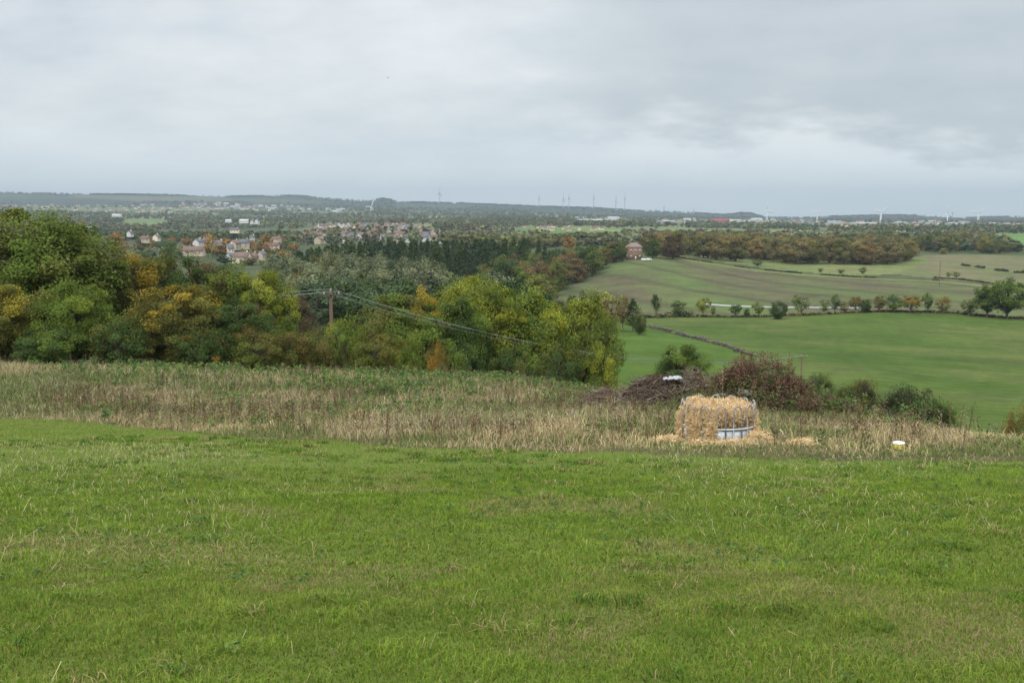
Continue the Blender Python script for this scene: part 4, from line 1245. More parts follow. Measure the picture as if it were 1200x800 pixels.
def blades(b, base, h, w, lean, col, rng, droop=.5, tipcol=1.25, two=True):
    """grass blades: base (n,3), heights, widths, lean fraction, root colour"""
    n = len(base)
    a = rng.uniform(0, 2 * math.pi, n); f = rng.uniform(0, 2 * math.pi, n)
    dx = np.c_[np.cos(a), np.sin(a), np.zeros(n)]; fx = np.c_[np.cos(f), np.sin(f), np.zeros(n)]
    h = np.broadcast_to(h, (n,))[:, None]; w = np.broadcast_to(w, (n,))[:, None] / 2; lean = np.broadcast_to(lean, (n,))[:, None]
    up = np.array([0, 0, 1.0])
    m = base + up * h * .55 + dx * h * lean * .35
    t = base + up * h * (1 - droop * lean) + dx * h * lean * 1.1
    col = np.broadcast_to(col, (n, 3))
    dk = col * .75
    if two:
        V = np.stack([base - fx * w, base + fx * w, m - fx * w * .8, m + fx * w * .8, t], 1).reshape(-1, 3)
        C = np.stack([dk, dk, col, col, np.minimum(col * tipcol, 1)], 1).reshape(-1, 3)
        i = np.arange(n)[:, None] * 5
        base_n = b.n
        b.V.append(V); b.C.append(C)
        L = np.concatenate([np.c_[i, i + 1, i + 3, i + 2].ravel(), np.c_[i + 2, i + 3, i + 4].ravel()]) + base_n
        b.L.append(L); b.T.append(np.r_[np.full(n, 4), np.full(n, 3)]); b.M.append(np.zeros(2 * n, int)); b.n += 5 * n
    else:
        V = np.stack([base - fx * w, base + fx * w, t], 1).reshape(-1, 3)
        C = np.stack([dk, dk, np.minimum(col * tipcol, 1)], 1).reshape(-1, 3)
        b.add(V, np.arange(3 * n).reshape(-1, 3), C)


def scatter(n, y0, y1, tw, rng):
    Y = np.sqrt(rng.uniform(y0 ** 2, y1 ** 2, n)); X = rng.uniform(-1, 1, n) * (tw * (Y + 1.0) + 3.6)
    return X, Y


# ---- the mown pasture
rg = np.random.default_rng(77)
GC = np.array([[.140, .210, .023], [.120, .194, .022], [.158, .214, .026], [.092, .158, .021], [.185, .208, .042]])
b = MB()
for n, y0, y1, w, h0 in ((430000, 3.2, 10, .0055, .058), (420000, 8, 20, .009, .062), (330000, 15, 52, .017, .070)):
    X, Y = scatter(n, y0, y1, .60, rg)
    keep = rg.random(n) < np.clip((y1 - Y) / (.25 * y1), 0, 1) * np.clip((Y - y0) / (.25 * y0) + (y0 < 4), 0, 1)
    X, Y = X[keep], Y[keep]; n = len(X)
    ok = Y < yedge(X, Y) + rg.normal(size=n) * .35
    X, Y = X[ok], Y[ok]; n = len(X)
    tuft = fbm(X * 2.6, Y * 2.6, 4); big = fbm(X * .22 + 7, Y * .22, 3); wear = fbm(X * .6 + 50, Y * .75 + 20, 4) + .05 * np.clip(1.4 - Y / 9, 0, 1)
    h = h0 * (.65 + 1.7 * np.clip(tuft - .3, 0, 1)) * rg.uniform(.6, 1.35, n)
    ci = np.clip((big * 1.1 - .05 + rg.normal(size=n) * .28) * 5, 0, 4.99).astype(int)
    c = GC[ci] * (.56 + .82 * np.clip(tuft, .15, .85))[:, None] * rg.uniform(.8, 1.2, n)[:, None]
    br = np.clip((wear - .60) * 6, 0, 1) * .6
    tan = np.array([.27, .22, .10]) * rg.uniform(.6, 1.2, n)[:, None]
    usetan = rg.random(n) < br + .06
    c = np.where(usetan[:, None], tan, c)
    h = np.where(usetan, h * .8, h)
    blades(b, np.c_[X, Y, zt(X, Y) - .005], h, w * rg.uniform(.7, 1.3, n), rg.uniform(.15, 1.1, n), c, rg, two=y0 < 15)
# coarse tussocks
nt0 = 2100
X, Y = scatter(nt0, 3.8, 30, .60, rg)
ok = (fbm(X * .3 + 70, Y * .3 + 15, 3) > .47) & (Y < yedge(X, Y) - .5); X, Y = X[ok], Y[ok]
k = 46; s = np.repeat(np.arange(len(X)), k); n = len(s)
sp = rg.uniform(.05, .16, len(X))[s]; tone = rg.integers(0, 5, len(X)); hh = rg.uniform(.06, .13, len(X))
x = X[s] + rg.normal(size=n) * sp; y = Y[s] + rg.normal(size=n) * sp
dead = rg.random(n) < rg.choice([.05, .15, .6], len(X), p=[.6, .25, .15])[s]
c = np.where(dead[:, None], np.array([.33, .27, .12]), GC[tone[s]] * np.array([.78, .9, .95])) * rg.uniform(.65, 1.15, n)[:, None]
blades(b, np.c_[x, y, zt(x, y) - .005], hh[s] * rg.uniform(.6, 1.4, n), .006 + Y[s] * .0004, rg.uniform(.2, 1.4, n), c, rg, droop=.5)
tag(link('pasture_grass', b.mesh('pasture_grass', VCOL)), 'short bright green pasture grass with darker tufts and worn patches', 'grass', kind='stuff')
# pale dead stalks lying through it
b = MB()
X, Y = scatter(22000, 3.6, 26, .60, rg)
den = fbm(X * .28 + 90, Y * .28 + 10, 3) + .16 * np.clip((4 - X - Y * .3) / 6, 0, 1)
ok = (rg.random(len(X)) < np.clip((den - .50) * 6, .015, 1)) & (Y < yedge(X, Y))
X, Y = X[ok], Y[ok]; n = len(X)
blades(b, np.c_[X, Y, zt(X, Y)], rg.uniform(.06, .17, n) * np.where(rg.random(n) < .12, 1.7, 1), .004 + Y * .00022, rg.uniform(.5, 1.6, n), np.array([.36, .33, .16]) * rg.uniform(.6, 1.15, n)[:, None], rg, droop=.6)
tag(link('dead_stalks', b.mesh('dead_stalks', DRY)), 'thin pale dead stalks bent through the pasture grass', 'grass stalks', kind='stuff')

# small broad-leaved weeds in the sward
b = MB()
X, Y = scatter(1300, 3.8, 22, .58, rg)
ok = (fbm(X * .4 + 25, Y * .4 + 8, 2) > .5) & (Y < yedge(X, Y) - .3); X, Y = X[ok], Y[ok]
k = 11; s = np.repeat(np.arange(len(X)), k); n = len(s); a = rg.uniform(0, 6.28, n); rr = rg.uniform(.01, .075, n)
C = np.c_[X[s] + np.cos(a) * rr, Y[s] + np.sin(a) * rr, zt(X[s], Y[s]) + .035 + rg.random(n) * .035]
nr = np.c_[np.cos(a) * .5, np.sin(a) * .5, np.ones(n)] + rg.normal(size=(n, 3)) * .25; nr /= np.linalg.norm(nr, axis=1, keepdims=True)
wc = np.array([[.075, .135, .026], [.10, .16, .04], [.06, .11, .03]])[rg.integers(0, 3, len(X))]
b.cards(C, nr, .026 * rg.uniform(.6, 1.5, n), .014, wc[s] * rg.uniform(.7, 1.2, n)[:, None], rg)
tag(link('pasture_weeds', b.mesh('pasture_weeds', VCOL)), 'small dark broad-leaved weeds low in the pasture grass', 'weeds', kind='stuff')

# ---- the rough strip


def band_pts(n, y1=84):
    Y = np.sqrt(rg.uniform(20 ** 2, y1 ** 2, n)); X = rg.uniform(-1, 1, n) * (.62 * Y + 4)
    e = yedge(X, Y)
    ok = (Y > e + rg.normal(size=n) * .3)
    X, Y = X[ok], Y[ok]
    Z = zt(X, Y)
    px, py = project(X, Y, Z)
    ok = ~((px > 850) & (Y > 62)) & ~((px > 1010) & (Y > 52))
    return X[ok], Y[ok], Z[ok], px[ok], py[ok], (Y - yedge(X, Y))[ok]


FEED = (at(841, 520, 27.4).x, 27.4)


def off_feeder(X, Y, rad=1.55):
    return ((X - FEED[0]) ** 2 + (Y - FEED[1]) ** 2) > rad ** 2


b = MB()
X, Y, Z, px, py, dE = band_pts(360000)
n = len(X)
patch = fbm(X * .16, Y * .16 + 33, 3); fine = fbm(X * .9, Y * .9, 2)
start = np.interp(px, [0, 150, 300, 600, 760, 900, 1200], [20, 18, 13, 19, 22, 14, 10])
# tan grass grows strongest at the front, thinner in the nettle belt behind
front = np.exp(-np.clip(dE - start, 0, 99) / 7)
p_ = np.clip(.25 + .95 * front + (patch - .5) * 1.8, .08, 1)
ok = (rg.random(n) < p_) & off_feeder(X, Y)
X, Y, Z, px, dE, patch, fine, front = [q[ok] for q in (X, Y, Z, px, dE, patch, fine, front)]; n = len(X)
h = (.16 + .62 * fine * np.clip(dE / 4.5, .12, 1) + .2 * (patch - .4)) * rg.uniform(.55, 1.35, n)
pal = np.array([[.46, .37, .19], [.38, .30, .155], [.32, .235, .125], [.42, .36, .23], [.20, .20, .075], [.13, .18, .05]])
broad = fbm(X * .07 + 12, Y * .07 + 44, 3)
ch = .1 + .8 * rg.random(n) + (patch - .5) * 1.3 + (broad - .5) * 1.3 + (fine - .5) * .3
ci = np.digitize(ch, [.22, .44, .62, .80, .93])
gm = (rg.random(n) < np.clip((fbm(X * .3 + 11, Y * .3, 2) - .53 + .12 * (px > 650) + .14 * (px > 600) * np.exp(-dE / 3)) * 6, 0, .8))
ci = np.where(gm, rg.integers(4, 6, n), ci)
c = pal[ci] * rg.uniform(.6, 1.1, n)[:, None] * (.75 + .5 * fbm(X * .35 + 80, Y * .35, 2))[:, None]
h = h * (.55 + .9 * fbm(X * .22 + 5, Y * .22 + 61, 2))
h = h * np.where((np.abs(px - 860) < 110) & (dE < 5), .62, 1) * np.where(px > 900, .72, 1); h = np.maximum(h, .08)
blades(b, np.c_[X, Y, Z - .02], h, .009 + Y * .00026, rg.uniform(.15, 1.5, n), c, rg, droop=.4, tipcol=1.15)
# a low green and tan fringe where the strip meets the pasture
Y = np.sqrt(rg.uniform(19 ** 2, 50 ** 2, 190000)); X = rg.uniform(-1, 1, len(Y)) * (.58 * Y + 3.5)
d = Y - yedge(X, Y)
ok = (d > -.7) & (d < 5.5) & (rg.random(len(Y)) < np.where(d < 0, .25, .9 - .1 * d)) & off_feeder(X, Y, 1.2)
X, Y, d = X[ok], Y[ok], d[ok]; n = len(X)
gn = fbm(X * .5 + 14, Y * .5, 3)
pf = np.array([[.13, .19, .035], [.10, .155, .035], [.20, .20, .07], [.32, .26, .13], [.25, .19, .10]])
ci = np.clip(((gn - .2) * 1.3 + rg.normal(size=n) * .22) * 5, 0, 4.9).astype(int)
ci = np.where(rg.random(n) < .25, rg.integers(0, 2, n), ci)
blades(b, np.c_[X, Y, zt(X, Y) - .01], (.07 + .045 * np.clip(d, 0, 5)) * rg.uniform(.6, 1.5, n) * (.6 + .8 * fbm(X * 1.1, Y * 1.1, 2)), .010 + Y * .0002, rg.uniform(.2, 1.4, n), pf[ci] * rg.uniform(.65, 1.1, n)[:, None], rg, droop=.45, two=False)
tag(link('dead_grass', b.mesh('dead_grass', DRY)), 'tall tan dead grass filling the rough strip behind the pasture', 'dead grass', kind='stuff')

# ---- green nettles and weeds: leafy stems
b = MB()
X, Y, Z, px, py, dE = band_pts(30000)
n = len(X)
g = fbm(X * .14 + 60, Y * .14 + 5, 3); g2 = fbm(X * .5, Y * .5 + 9, 2)
start = np.interp(px, [0, 150, 300, 600, 760, 900, 1200], [20, 18, 13, 19, 22, 14, 10])
belt = np.clip((dE - start) / 5, 0, 1) * (px < 760) + .5 * np.exp(-((dE - 9) / 9.0) ** 2) * (px > 930) + 0 * .9 * np.exp(-((dE - 9) / 9.0) ** 2) * (px > 930)
back = 0.0
p_ = np.clip((g - .55) * 3.5 + belt * .75 + back * .6 + (g2 - .5) * 1.8, .015, 1) * .6
lf = np.clip((260 - px) / 150, 0, 1); p_ *= 1 - .45 * lf
ok = (rg.random(n) < p_) & off_feeder(X, Y, 1.7)
ok &= (dE > 1.2)
X, Y, Z, px, dE, g2 = [q[ok] for q in (X, Y, Z, px, dE, g2)]; n = len(X)
hs = rg.uniform(.25, .75, n) * (.6 + .8 * g2) * np.clip(dE / 4 + .3, .3, 1)
k = 22
s = np.repeat(np.arange(n), k)
f = rg.uniform(.12, 1, n * k)
rr = .05 + .16 * (1.05 - f) + .04
a = rg.uniform(0, 6.28, n * k)
C = np.c_[X[s] + np.cos(a) * rr * rg.random(n * k) * 1.3, Y[s] + np.sin(a) * rr * rg.random(n * k) * 1.3, Z[s] + hs[s] * f]
nr = np.c_[np.cos(a) * .6, np.sin(a) * .6, np.full(n * k, .8)] + rg.normal(size=(n * k, 3)) * .3
nr /= np.linalg.norm(nr, axis=1, keepdims=True)
pg = np.array([[.065, .120, .030], [.090, .155, .034], [.050, .095, .032], [.13, .17, .045], [.15, .15, .06]])[np.clip((rg.random(n) * 5).astype(int), 0, 4)]
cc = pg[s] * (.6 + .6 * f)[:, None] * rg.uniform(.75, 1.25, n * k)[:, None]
ls = (.030 + .0008 * Y)[s]
b.cards(C, nr, ls * rg.uniform(.7, 1.5, n * k), ls * .5, cc, rg)
tag(link('nettles', b.mesh('nettles', VCOL)), 'green nettles and weeds in patches through the rough strip', 'nettles', kind='stuff')

# ---- dock and thistle stalks gone brown
b = MB()


def docks(X, Y, Z, hs, pal, k=30, spread=.045, leaf=.022):
    n = len(X)
    ln = rg.normal(size=(n, 2)) * .10
    base = np.c_[X, Y, Z]
    tip = np.c_[X + ln[:, 0] * hs, Y + ln[:, 1] * hs, Z + hs]
    c = pal[rg.integers(0, len(pal), n)] * rg.uniform(.7, 1.25, n)[:, None]
    f = rg.uniform(0, 6.28, n); fx = np.c_[np.cos(f), np.sin(f), np.zeros(n)] * .009
    V = np.stack([base - fx, base + fx, tip + fx * .5, tip - fx * .5], 1).reshape(-1, 3)
    b.add(V, np.arange(4 * n).reshape(-1, 4), np.repeat(c * .8, 4, axis=0))
    s = np.repeat(np.arange(n), k)
    t = np.clip(rg.normal(.72, .2, n * k), .2, 1.02)
    C = base[s] + (tip - base)[s] * t[:, None] + rg.normal(size=(n * k, 3)) * np.array([spread, spread, .03])
    b.cards(C, rand_dir(n * k, rg), leaf * rg.uniform(.7, 1.5, n * k), leaf * .6, c[s] * rg.uniform(.7, 1.3, n * k)[:, None], rg)


X, Y, Z, px, py, dE = band_pts(48000)
n = len(X)
g = fbm(X * .25 + 21, Y * .25 + 70, 3)
wgt = np.exp(-((dE - 7.5) / 6) ** 2) * 1.2 + .8 * np.exp(-((dE - 20) / 8) ** 2) * ((px > 480) & (px < 780)) + .25
ok = (rg.random(n) < np.clip((g - .47) * 6, .015, 1) * wgt * .6 * np.where((px > 775) & (px < 905) & (dE < 5), .12, np.where(px > 890, .24, 1))) & off_feeder(X, Y, 1.7) & (dE > 1)
X, Y, Z, px, dE = [q[ok] for q in (X, Y, Z, px, dE)]
lf = (px < 420)
brown = np.array([[.105, .062, .034], [.14, .088, .048], [.085, .050, .028], [.17, .125, .08], [.21, .165, .11]])
docks(X, Y, Z, rg.uniform(.45, .98, len(X)), brown)
tag(link('dock_stalks', b.mesh('dock_stalks', DRY)), 'brown seeded dock stalks standing in the dead grass', 'dock stalks', kind='stuff')

# ---- the weed mound: red-brown docks with green between
b = MB()
n = 2800
X = MOUND[0] + rg.normal(size=n) * 1.65; Y = MOUND[1] + rg.normal(size=n) * 1.3
ok = (np.abs(X - MOUND[0]) < 2.6) & (rg.random(n) < np.clip((fbm(X * .9 + 3, Y * .9, 2) - .33) * 4, .08, 1))
X, Y = X[ok], Y[ok]; Z = zt(X, Y)
fade = np.clip(1.25 - np.abs(X - MOUND[0]) / 2.6, .4, 1)
redb = np.array([[.105, .056, .040], [.13, .072, .05], [.080, .050, .036], [.18, .105, .065], [.125, .075, .05], [.20, .15, .085]])
docks(X, Y, Z, (rg.uniform(.25, .8, len(X)) ** 1.3 + .55 * (rg.random(len(X)) < .12)) * fade * (.65 + .7 * fbm(X * 1.1, Y * 1.1 + 8, 2)), redb, k=44, spread=.05, leaf=.028)
tag(link('weed_mound', b.mesh('weed_mound', DRY)), 'reddish brown dock growth covering the earth mound behind the straw feeder', 'weeds', kind='stuff')
b = MB()
n = 900
X = MOUND[0] + rg.normal(.3, 1.5, n); Y = MOUND[1] - .9 + rg.normal(size=n) * .8; Z = zt(X, Y)
k = 26; s = np.repeat(np.arange(n), k); f = rg.uniform(.05, 1, n * k); hs = rg.uniform(.2, .55, n)
C = np.c_[X[s] + rg.normal(size=n * k) * .08, Y[s] + rg.normal(size=n * k) * .08, Z[s] + hs[s] * f]
nr = rand_dir(n * k, rg) * .7 + (0, -.2, .6); nr /= np.linalg.norm(nr, axis=1, keepdims=True)
pgm = np.array([[.055, .085, .026], [.085, .115, .035], [.12, .11, .05], [.07, .06, .035]])[rg.integers(0, 4, n)]
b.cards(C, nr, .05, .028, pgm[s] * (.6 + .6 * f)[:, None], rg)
tag(link('mound_weeds', b.mesh('mound_weeds', VCOL)), 'green leafy weeds on the front of the earth mound', 'weeds', kind='stuff')

# ------------------------------------------------------------------ brush pile, logs, plastic
TWIG = vcol_mat('twigs', 0, .9, .08)
r = np.random.default_rng(33)


def brush(px0, px1, Y, h, n, label, dep=1.6, twig=(.105, .08, .06)):
    X0, X1 = at(px0, 450, Y).x, at(px1, 450, Y).x
    xc, hw = (X0 + X1) / 2, (X1 - X0) / 2
    zb = zg(xc, Y)
    b = MB()
    for _ in range(n):
        u = r.uniform(-1, 1); v = r.uniform(-1, 1)
        dome = max(0, 1 - u * u * .9 - v * v * .6) * (.55 + .8 * vnoise(u * 2.6 + px0, v * 1.5))
        c = np.array([xc + u * hw * .95, Y + v * dep, 0])
        c[2] = zg(c[0], c[1]) + h * dome * r.random() ** .55
        a = r.uniform(0, 6.28); L = r.uniform(.3, 1.1); el = r.normal(.15, .35)
        d = np.array([math.cos(a) * math.cos(el), math.sin(a) * math.cos(el), math.sin(el)]) * L
        kink = r.normal(size=3) * .12 * L
        if r.random() < .06: d *= 1.7; d[2] = abs(d[2]) + .35 * L
        rad = r.choice([.008, .012, .02, .035], p=[.45, .35, .15, .05])
        col = np.array(twig) * r.uniform(.55, 1.7) if r.random() > .12 else np.array([.26, .23, .19]) * r.uniform(.6, 1.1)
        b.tube([c - d * .5, c + kink, c + d * .5], [rad, rad * .8, rad * .35], 4, col, cap=False)
    m = int(n * 7)
    u = r.uniform(-1, 1, m); v = r.uniform(-1, 1, m); dome = np.clip(1 - u * u * .9 - v * v * .6, 0, 1)
    X = xc + u * hw; Y_ = Y + v * dep
    C = np.c_[X, Y_, zt(X, Y_) + h * dome * r.random(m) ** .5]
    cc = np.array([[.10, .062, .045], [.07, .045, .035], [.14, .09, .06], [.06, .065, .03]])[r.integers(0, 4, m)] * r.uniform(.6, 1.2, m)[:, None]
    b.cards(C, rand_dir(m, r), .035 * r.uniform(.6, 1.5, m), .018, cc, r)
    tag(link('brush_pile', b.mesh('brush_pile', TWIG)), label, 'brush pile')


brush(718, 818, 42, 1.4, 3200, 'dark heap of cut branches and twigs left of the straw feeder')
brush(676, 740, 45, .8, 1200, 'lower reddish heap of twigs at the left end of the dark branch heap', 1.4, (.12, .082, .062))
brush(795, 830, 41, 1.15, 850, 'pale twiggy heap beside the white plastic sheet', 1.2, (.14, .11, .08))
brush(815, 852, 40, .55, 500, 'low heap of brown sticks in front of the weed mound', 1.0)

PLAST = plain('white_plastic', (.30, .31, .32), .4, .35, 7, spec=.4)


def crumple(px, py, Y, w, d, h, label, name='plastic_sheet'):
    p = at(px, py, Y)
    b = MB(); n = 22
    u, v = np.meshgrid(np.linspace(-1, 1, n), np.linspace(-1, 1, n))
    z = (1 - np.clip(u * u + v * v, 0, 1.4)) * h * .6 + (fbm(u * 2.5 + px, v * 2.5, 3) - .5) * h * 1.6
    edge = 1 + (fbm(u * 1.7 + 9, v * 1.7 + px, 2) - .5) * .7
    V = np.c_[(u * edge * w / 2).ravel(), (v * edge * d / 2).ravel(), z.ravel()] + np.array(p)
    i = np.arange(n * n).reshape(n, n)
    q = np.stack([i[:-1, :-1], i[:-1, 1:], i[1:, 1:], i[1:, :-1]], -1).reshape(-1, 4)
    Vb = V - (0, 0, .012)
    b.add(V, q); b.add(Vb, q[:, ::-1])
    rim = np.r_[i[0, :], i[1:, -1], i[-1, -2::-1], i[-2:0:-1, 0]]
    m = len(rim)
    b.add(np.r_[V[rim], Vb[rim]], [(k, (k + 1) % m, (k + 1) % m + m, k + m) for k in range(m)])
    tag(link(name, b.mesh(name, PLAST, True)), label, 'plastic sheet', 'plastic scraps on the branch heap')


crumple(791, 442.5, 40.9, .52, .4, .13, 'larger crumpled white plastic sheet lying on top of the branch heap')
crumple(780.5, 443.5, 40.9, .2, .22, .09, 'smaller white plastic scrap left of the larger sheet on the branch heap')
BARE = plain('bare_timber', (.13, .105, .085), .9, .4, 5, c2=(.24, .21, .18))
for x0, y0, x1, y1, Y, rad, lb, nm in [(826, 452, 858, 462, 39.0, .08, 'thin brown log slanting in front of the weed mound', 'log'), (838, 463, 862, 465, 38.2, .07, 'short log on the ground behind the straw feeder', 'log'),
                                       (866, 459.5, 886, 462.5, 38.0, .12, 'thick grey log end sticking out of the weed mound', 'log'), (914, 503, 921, 513, 27.6, .016, 'pale stick leaning in the dead grass right of the straw', 'stick')]:
    p, q = at(x0, y0, Y), at(x1, y1, Y - .3)
    b = MB(); b.tube([tuple(p), tuple((p + q) / 2 + Vector((0, 0, .02))), tuple(q)], [rad, rad * .95, rad * .8], 10)
    tag(link(nm, b.mesh(nm, BARE if nm == 'log' else plain('pale_wood', (.50, .42, .28), .8, .2), True)), lb, nm)

# ------------------------------------------------------------------ ring feeder full of straw
GALV = plain('galvanised_steel', (.46, .49, .51), .45, .22, 6, spec=.4, metal=.35)
TUBE_STEEL = plain('weathered_steel_tube', (.24, .25, .25), .5, .25, 6, spec=.4, metal=.3)
fx, fy = FEED; fz = zg(fx, fy)
tilt = -.02
feeder = empty('ring_feeder', (fx, fy, fz), .12, 'round galvanised cattle feeder with hoop bars, heaped over with straw', 'cattle feeder')
RF = .92; NH = 14; TOPF = 1.04; PAN = .46
b = MB()
nn = 56
a = np.arange(nn) * 2 * math.pi / nn
ring = lambda rad, z: np.c_[np.cos(a) * rad, np.sin(a) * rad, np.full(nn, z)]
i = np.arange(nn); j = (i + 1) % nn
V = np.r_[ring(RF, .06), ring(RF, PAN), ring(RF - .012, .06), ring(RF - .012, PAN)]
b.add(V, np.r_[np.c_[i, j, j + nn, i + nn], np.c_[j + 2 * nn, i + 2 * nn, i + 3 * nn, j + 3 * nn], np.c_[i + nn, j + nn, j + 3 * nn, i + 3 * nn], np.c_[j, i, i + 2 * nn, j + 2 * nn]])
link('panel', b.mesh('panel', GALV, False), feeder)
for z, nm in ((.05, 'base_rail'), (PAN + .02, 'middle_rail')):
    b = MB(); P = np.r_[ring(RF + .02, z), ring(RF + .02, z)[:2]]; b.tube(P, .024, 8, cap=False); link(nm, b.mesh(nm, GALV, True), feeder)
for k in range(NH):
    th = k * 2 * math.pi / NH - math.pi / 2 + .22
    half = .115
    P = []
    for s in np.linspace(-1, 1, 17):
        u = half * math.sin(s * math.pi / 2) if abs(s) < .999 else half * s
        z = TOPF - half * (1 - math.cos(s * math.pi / 2)) * 1.0
        P.append((u, z))
    P = [(-half, PAN - .3), (-half, .8)] + P[1:-1] + [(half, .8), (half, PAN - .3)]
    rad_at = lambda z: RF + .03 - .07 * max(0, z - PAN)
    W = [(math.cos(th) * rad_at(z) - math.sin(th) * u, math.sin(th) * rad_at(z) + math.cos(th) * u, z) for u, z in P]
    b = MB(); b.tube(W, .0175, 7); link('hoop', b.mesh('hoop', TUBE_STEEL, True), feeder)

STRAW = vcol_mat('straw_stems', .15, .8, .15)
SP_ = np.array([[.73, .55, .31], [.66, .47, .24], [.77, .62, .39], [.50, .34, .17], [.70, .52, .31]])
r = np.random.default_rng(44)


def straw_sticks(b, C, tang, L, w, dim=1.0):
    n = len(C)
    tang = tang / np.linalg.norm(tang, axis=1, keepdims=True)
    sd = np.cross(tang, rand_dir(n, r)); sd /= np.linalg.norm(sd, axis=1, keepdims=True)
    L = np.broadcast_to(L, (n,))[:, None] / 2
    bend = rand_dir(n, r) * L * .25
    V = np.stack([C - tang * L - sd * w, C - tang * L + sd * w, C + bend + sd * w, C + bend - sd * w, C + tang * L - sd * w, C + tang * L + sd * w], 1).reshape(-1, 3)
    i = np.arange(n)[:, None] * 6
    c = SP_[r.integers(0, 5, n)] * r.uniform(.7, 1.15, n)[:, None] * dim
    b.add(V, np.r_[np.c_[i, i + 1, i + 2, i + 3], np.c_[i + 3, i + 2, i + 5, i + 4]], np.repeat(c, 6, axis=0))


def dome_surface(th, u):
    """straw body: u 0 at the crown, 1 at the foot; returns points"""
    wob = fbm(np.cos(th) * 1.6 + 4, np.sin(th) * 1.6 + u * 1.5, 3) - .5
    hoop = np.cos(th * NH + math.pi / 2 * NH - .22 * NH)
    prof_r = np.interp(u, [0, .3, .55, .72, .86, 1], [.0, .52, .80, .90, .92, .96])
    prof_z = np.interp(u, [0, .3, .55, .72, .86, 1], [.92, .93, .88, .63, .36, .02])
    bulge = np.clip(-hoop + .2, 0, 1) * np.clip((u - .45) * 2.5, 0, 1) * .07
    rad = prof_r + bulge + wob * .15 - np.clip((fbm(np.cos(th) * 4.2 + 50, np.sin(th) * 4.2 + u * 1.2 + 9, 2) - .475) * 9, 0, 1) * np.clip((u - .62) * 7, 0, 1) * .24
    z = prof_z + wob * .34 * (1 - u * u)
    z = z + (fbm(np.cos(th) * rad * 2.1 + 31, np.sin(th) * rad * 2.1 + 7, 3) - .55) * .62 * np.clip(1.15 - u * 1.3, 0, 1)
    return np.stack([np.cos(th) * rad, np.sin(th) * rad, np.maximum(z, 0)], -1)


b = MB()
nt_, nu = 120, 40
th, u = np.meshgrid(np.arange(nt_) * 2 * math.pi / nt_, np.linspace(0, 1, nu))
P = dome_surface(th, u)
i = np.arange(nt_ * nu).reshape(nu, nt_); i2 = np.roll(i, -1, 1)
b.add(P.reshape(-1, 3), np.stack([i[:-1], i[1:], i2[1:], i2[:-1]], -1).reshape(-1, 4), np.array([.40, .27, .11]))
n = 26000
th = r.uniform(0, 2 * math.pi, n); u = r.random(n) ** .75
C = dome_surface(th, u) + rand_dir(n, r) * .02
tg_ = rand_dir(n, r) + np.c_[-np.sin(th) * 0, np.zeros(n), -.5 * u]
straw_sticks(b, C, tg_, r.uniform(.10, .34, n), .0042)
straw = link('straw_heap', b.mesh('straw_heap', STRAW), None, (fx, fy, fz), .12)
tag(straw, 'golden loose straw heaped inside the round feeder and spilling between its hoops', 'straw')


def loose(px, py, Y, lx, ly, h, n, label):
    p = at(px, py, Y); X0, Y0 = p.x, Y
    b = MB()
    rr = r.random(n) ** .6; a = r.uniform(0, 6.28, n)
    X = X0 + np.cos(a) * rr * lx; Yy = Y0 + np.sin(a) * rr * ly
    C = np.c_[X, Yy, zt(X, Yy) + h * (1 - rr ** 2) * r.random(n) + .02]
    tn = rand_dir(n, r) * (1, 1, .45)
    straw_sticks(b, C, tn, r.uniform(.08, .28, n), .006)
    tag(link('loose_straw', b.mesh('loose_straw', STRAW)), label, 'straw', 'straw spilled round the feeder')


loose(783, 515, 27.2, .42, .45, .12, 900, 'thin scatter of straw on the grass left of the feeder')
loose(888, 521, 26.4, .42, .45, .30, 2600, 'straw slumped in a heap at the right foot of the feeder')
loose(860, 523, 25.9, .5, .25, .10, 1100, 'straw fallen along the front foot of the feeder')
loose(938, 524, 26.0, .36, .4, .10, 1200, 'flat straw patch lying apart in the grass right of the feeder')
loose(820, 521, 26.0, .35, .3, .10, 500, 'straw wisps under the left front of the feeder')

# tub
TUBY = plain('yellow_plastic', (.62, .50, .06), .45, .08, spec=.4); TUBW = plain('white_lid', (.80, .80, .78), .45, .05, spec=.4)
Yt = 24.4; p = at(1053, 528.5, Yt); zt_ = zg(p.x, Yt)
o = empty('feed_tub', (p.x, Yt, zt_ + .02), .3, 'small yellow tub with a white lid lying in the grass', 'tub')
b = MB(); b.tube([(0, 0, 0), (0, 0, .01), (0, 0, .11)], [.10, .105, .12], 24); link('body', b.mesh('body', TUBY, False), o)
b = MB(); b.tube([(0, 0, .112), (0, 0, .118), (0, 0, .142), (0, 0, .15)], [.13, .134, .132, .115], 24); link('lid', b.mesh('lid', TUBW, False), o)

# bird
BIRDM = plain('dark_feathers', (.05, .05, .05), .8, .2)
p = at(454.5, 91.5, 190)
b = MB()
b.tube([(-.16, 0, 0), (-.06, 0, .0), (.06, 0, .01), (.14, 0, .03), (.18, 0, .03)], [.01, .04, .045, .03, .008], 8)
for s in (-1, 1):
    b.add([(.06, s * .03, .02), (-.06, s * .03, .02), (.05, s * .18, .09), (-.03, s * .18, .085), (-.02, s * .36, .06), (.05, s * .03, .03), (-.05, s * .03, .03), (.045, s * .18, .1), (-.025, s * .18, .095)],
          [(0, 1, 3, 2), (5, 7, 8, 6)]); b.add([(.05, s * .18, .09), (-.03, s * .18, .085), (-.02, s * .36, .06)], [(0, 1, 2)])
tag(link('flying_bird', b.mesh('flying_bird', BIRDM), None, p, .8), 'tiny dark bird flying alone in the grey sky', 'bird')

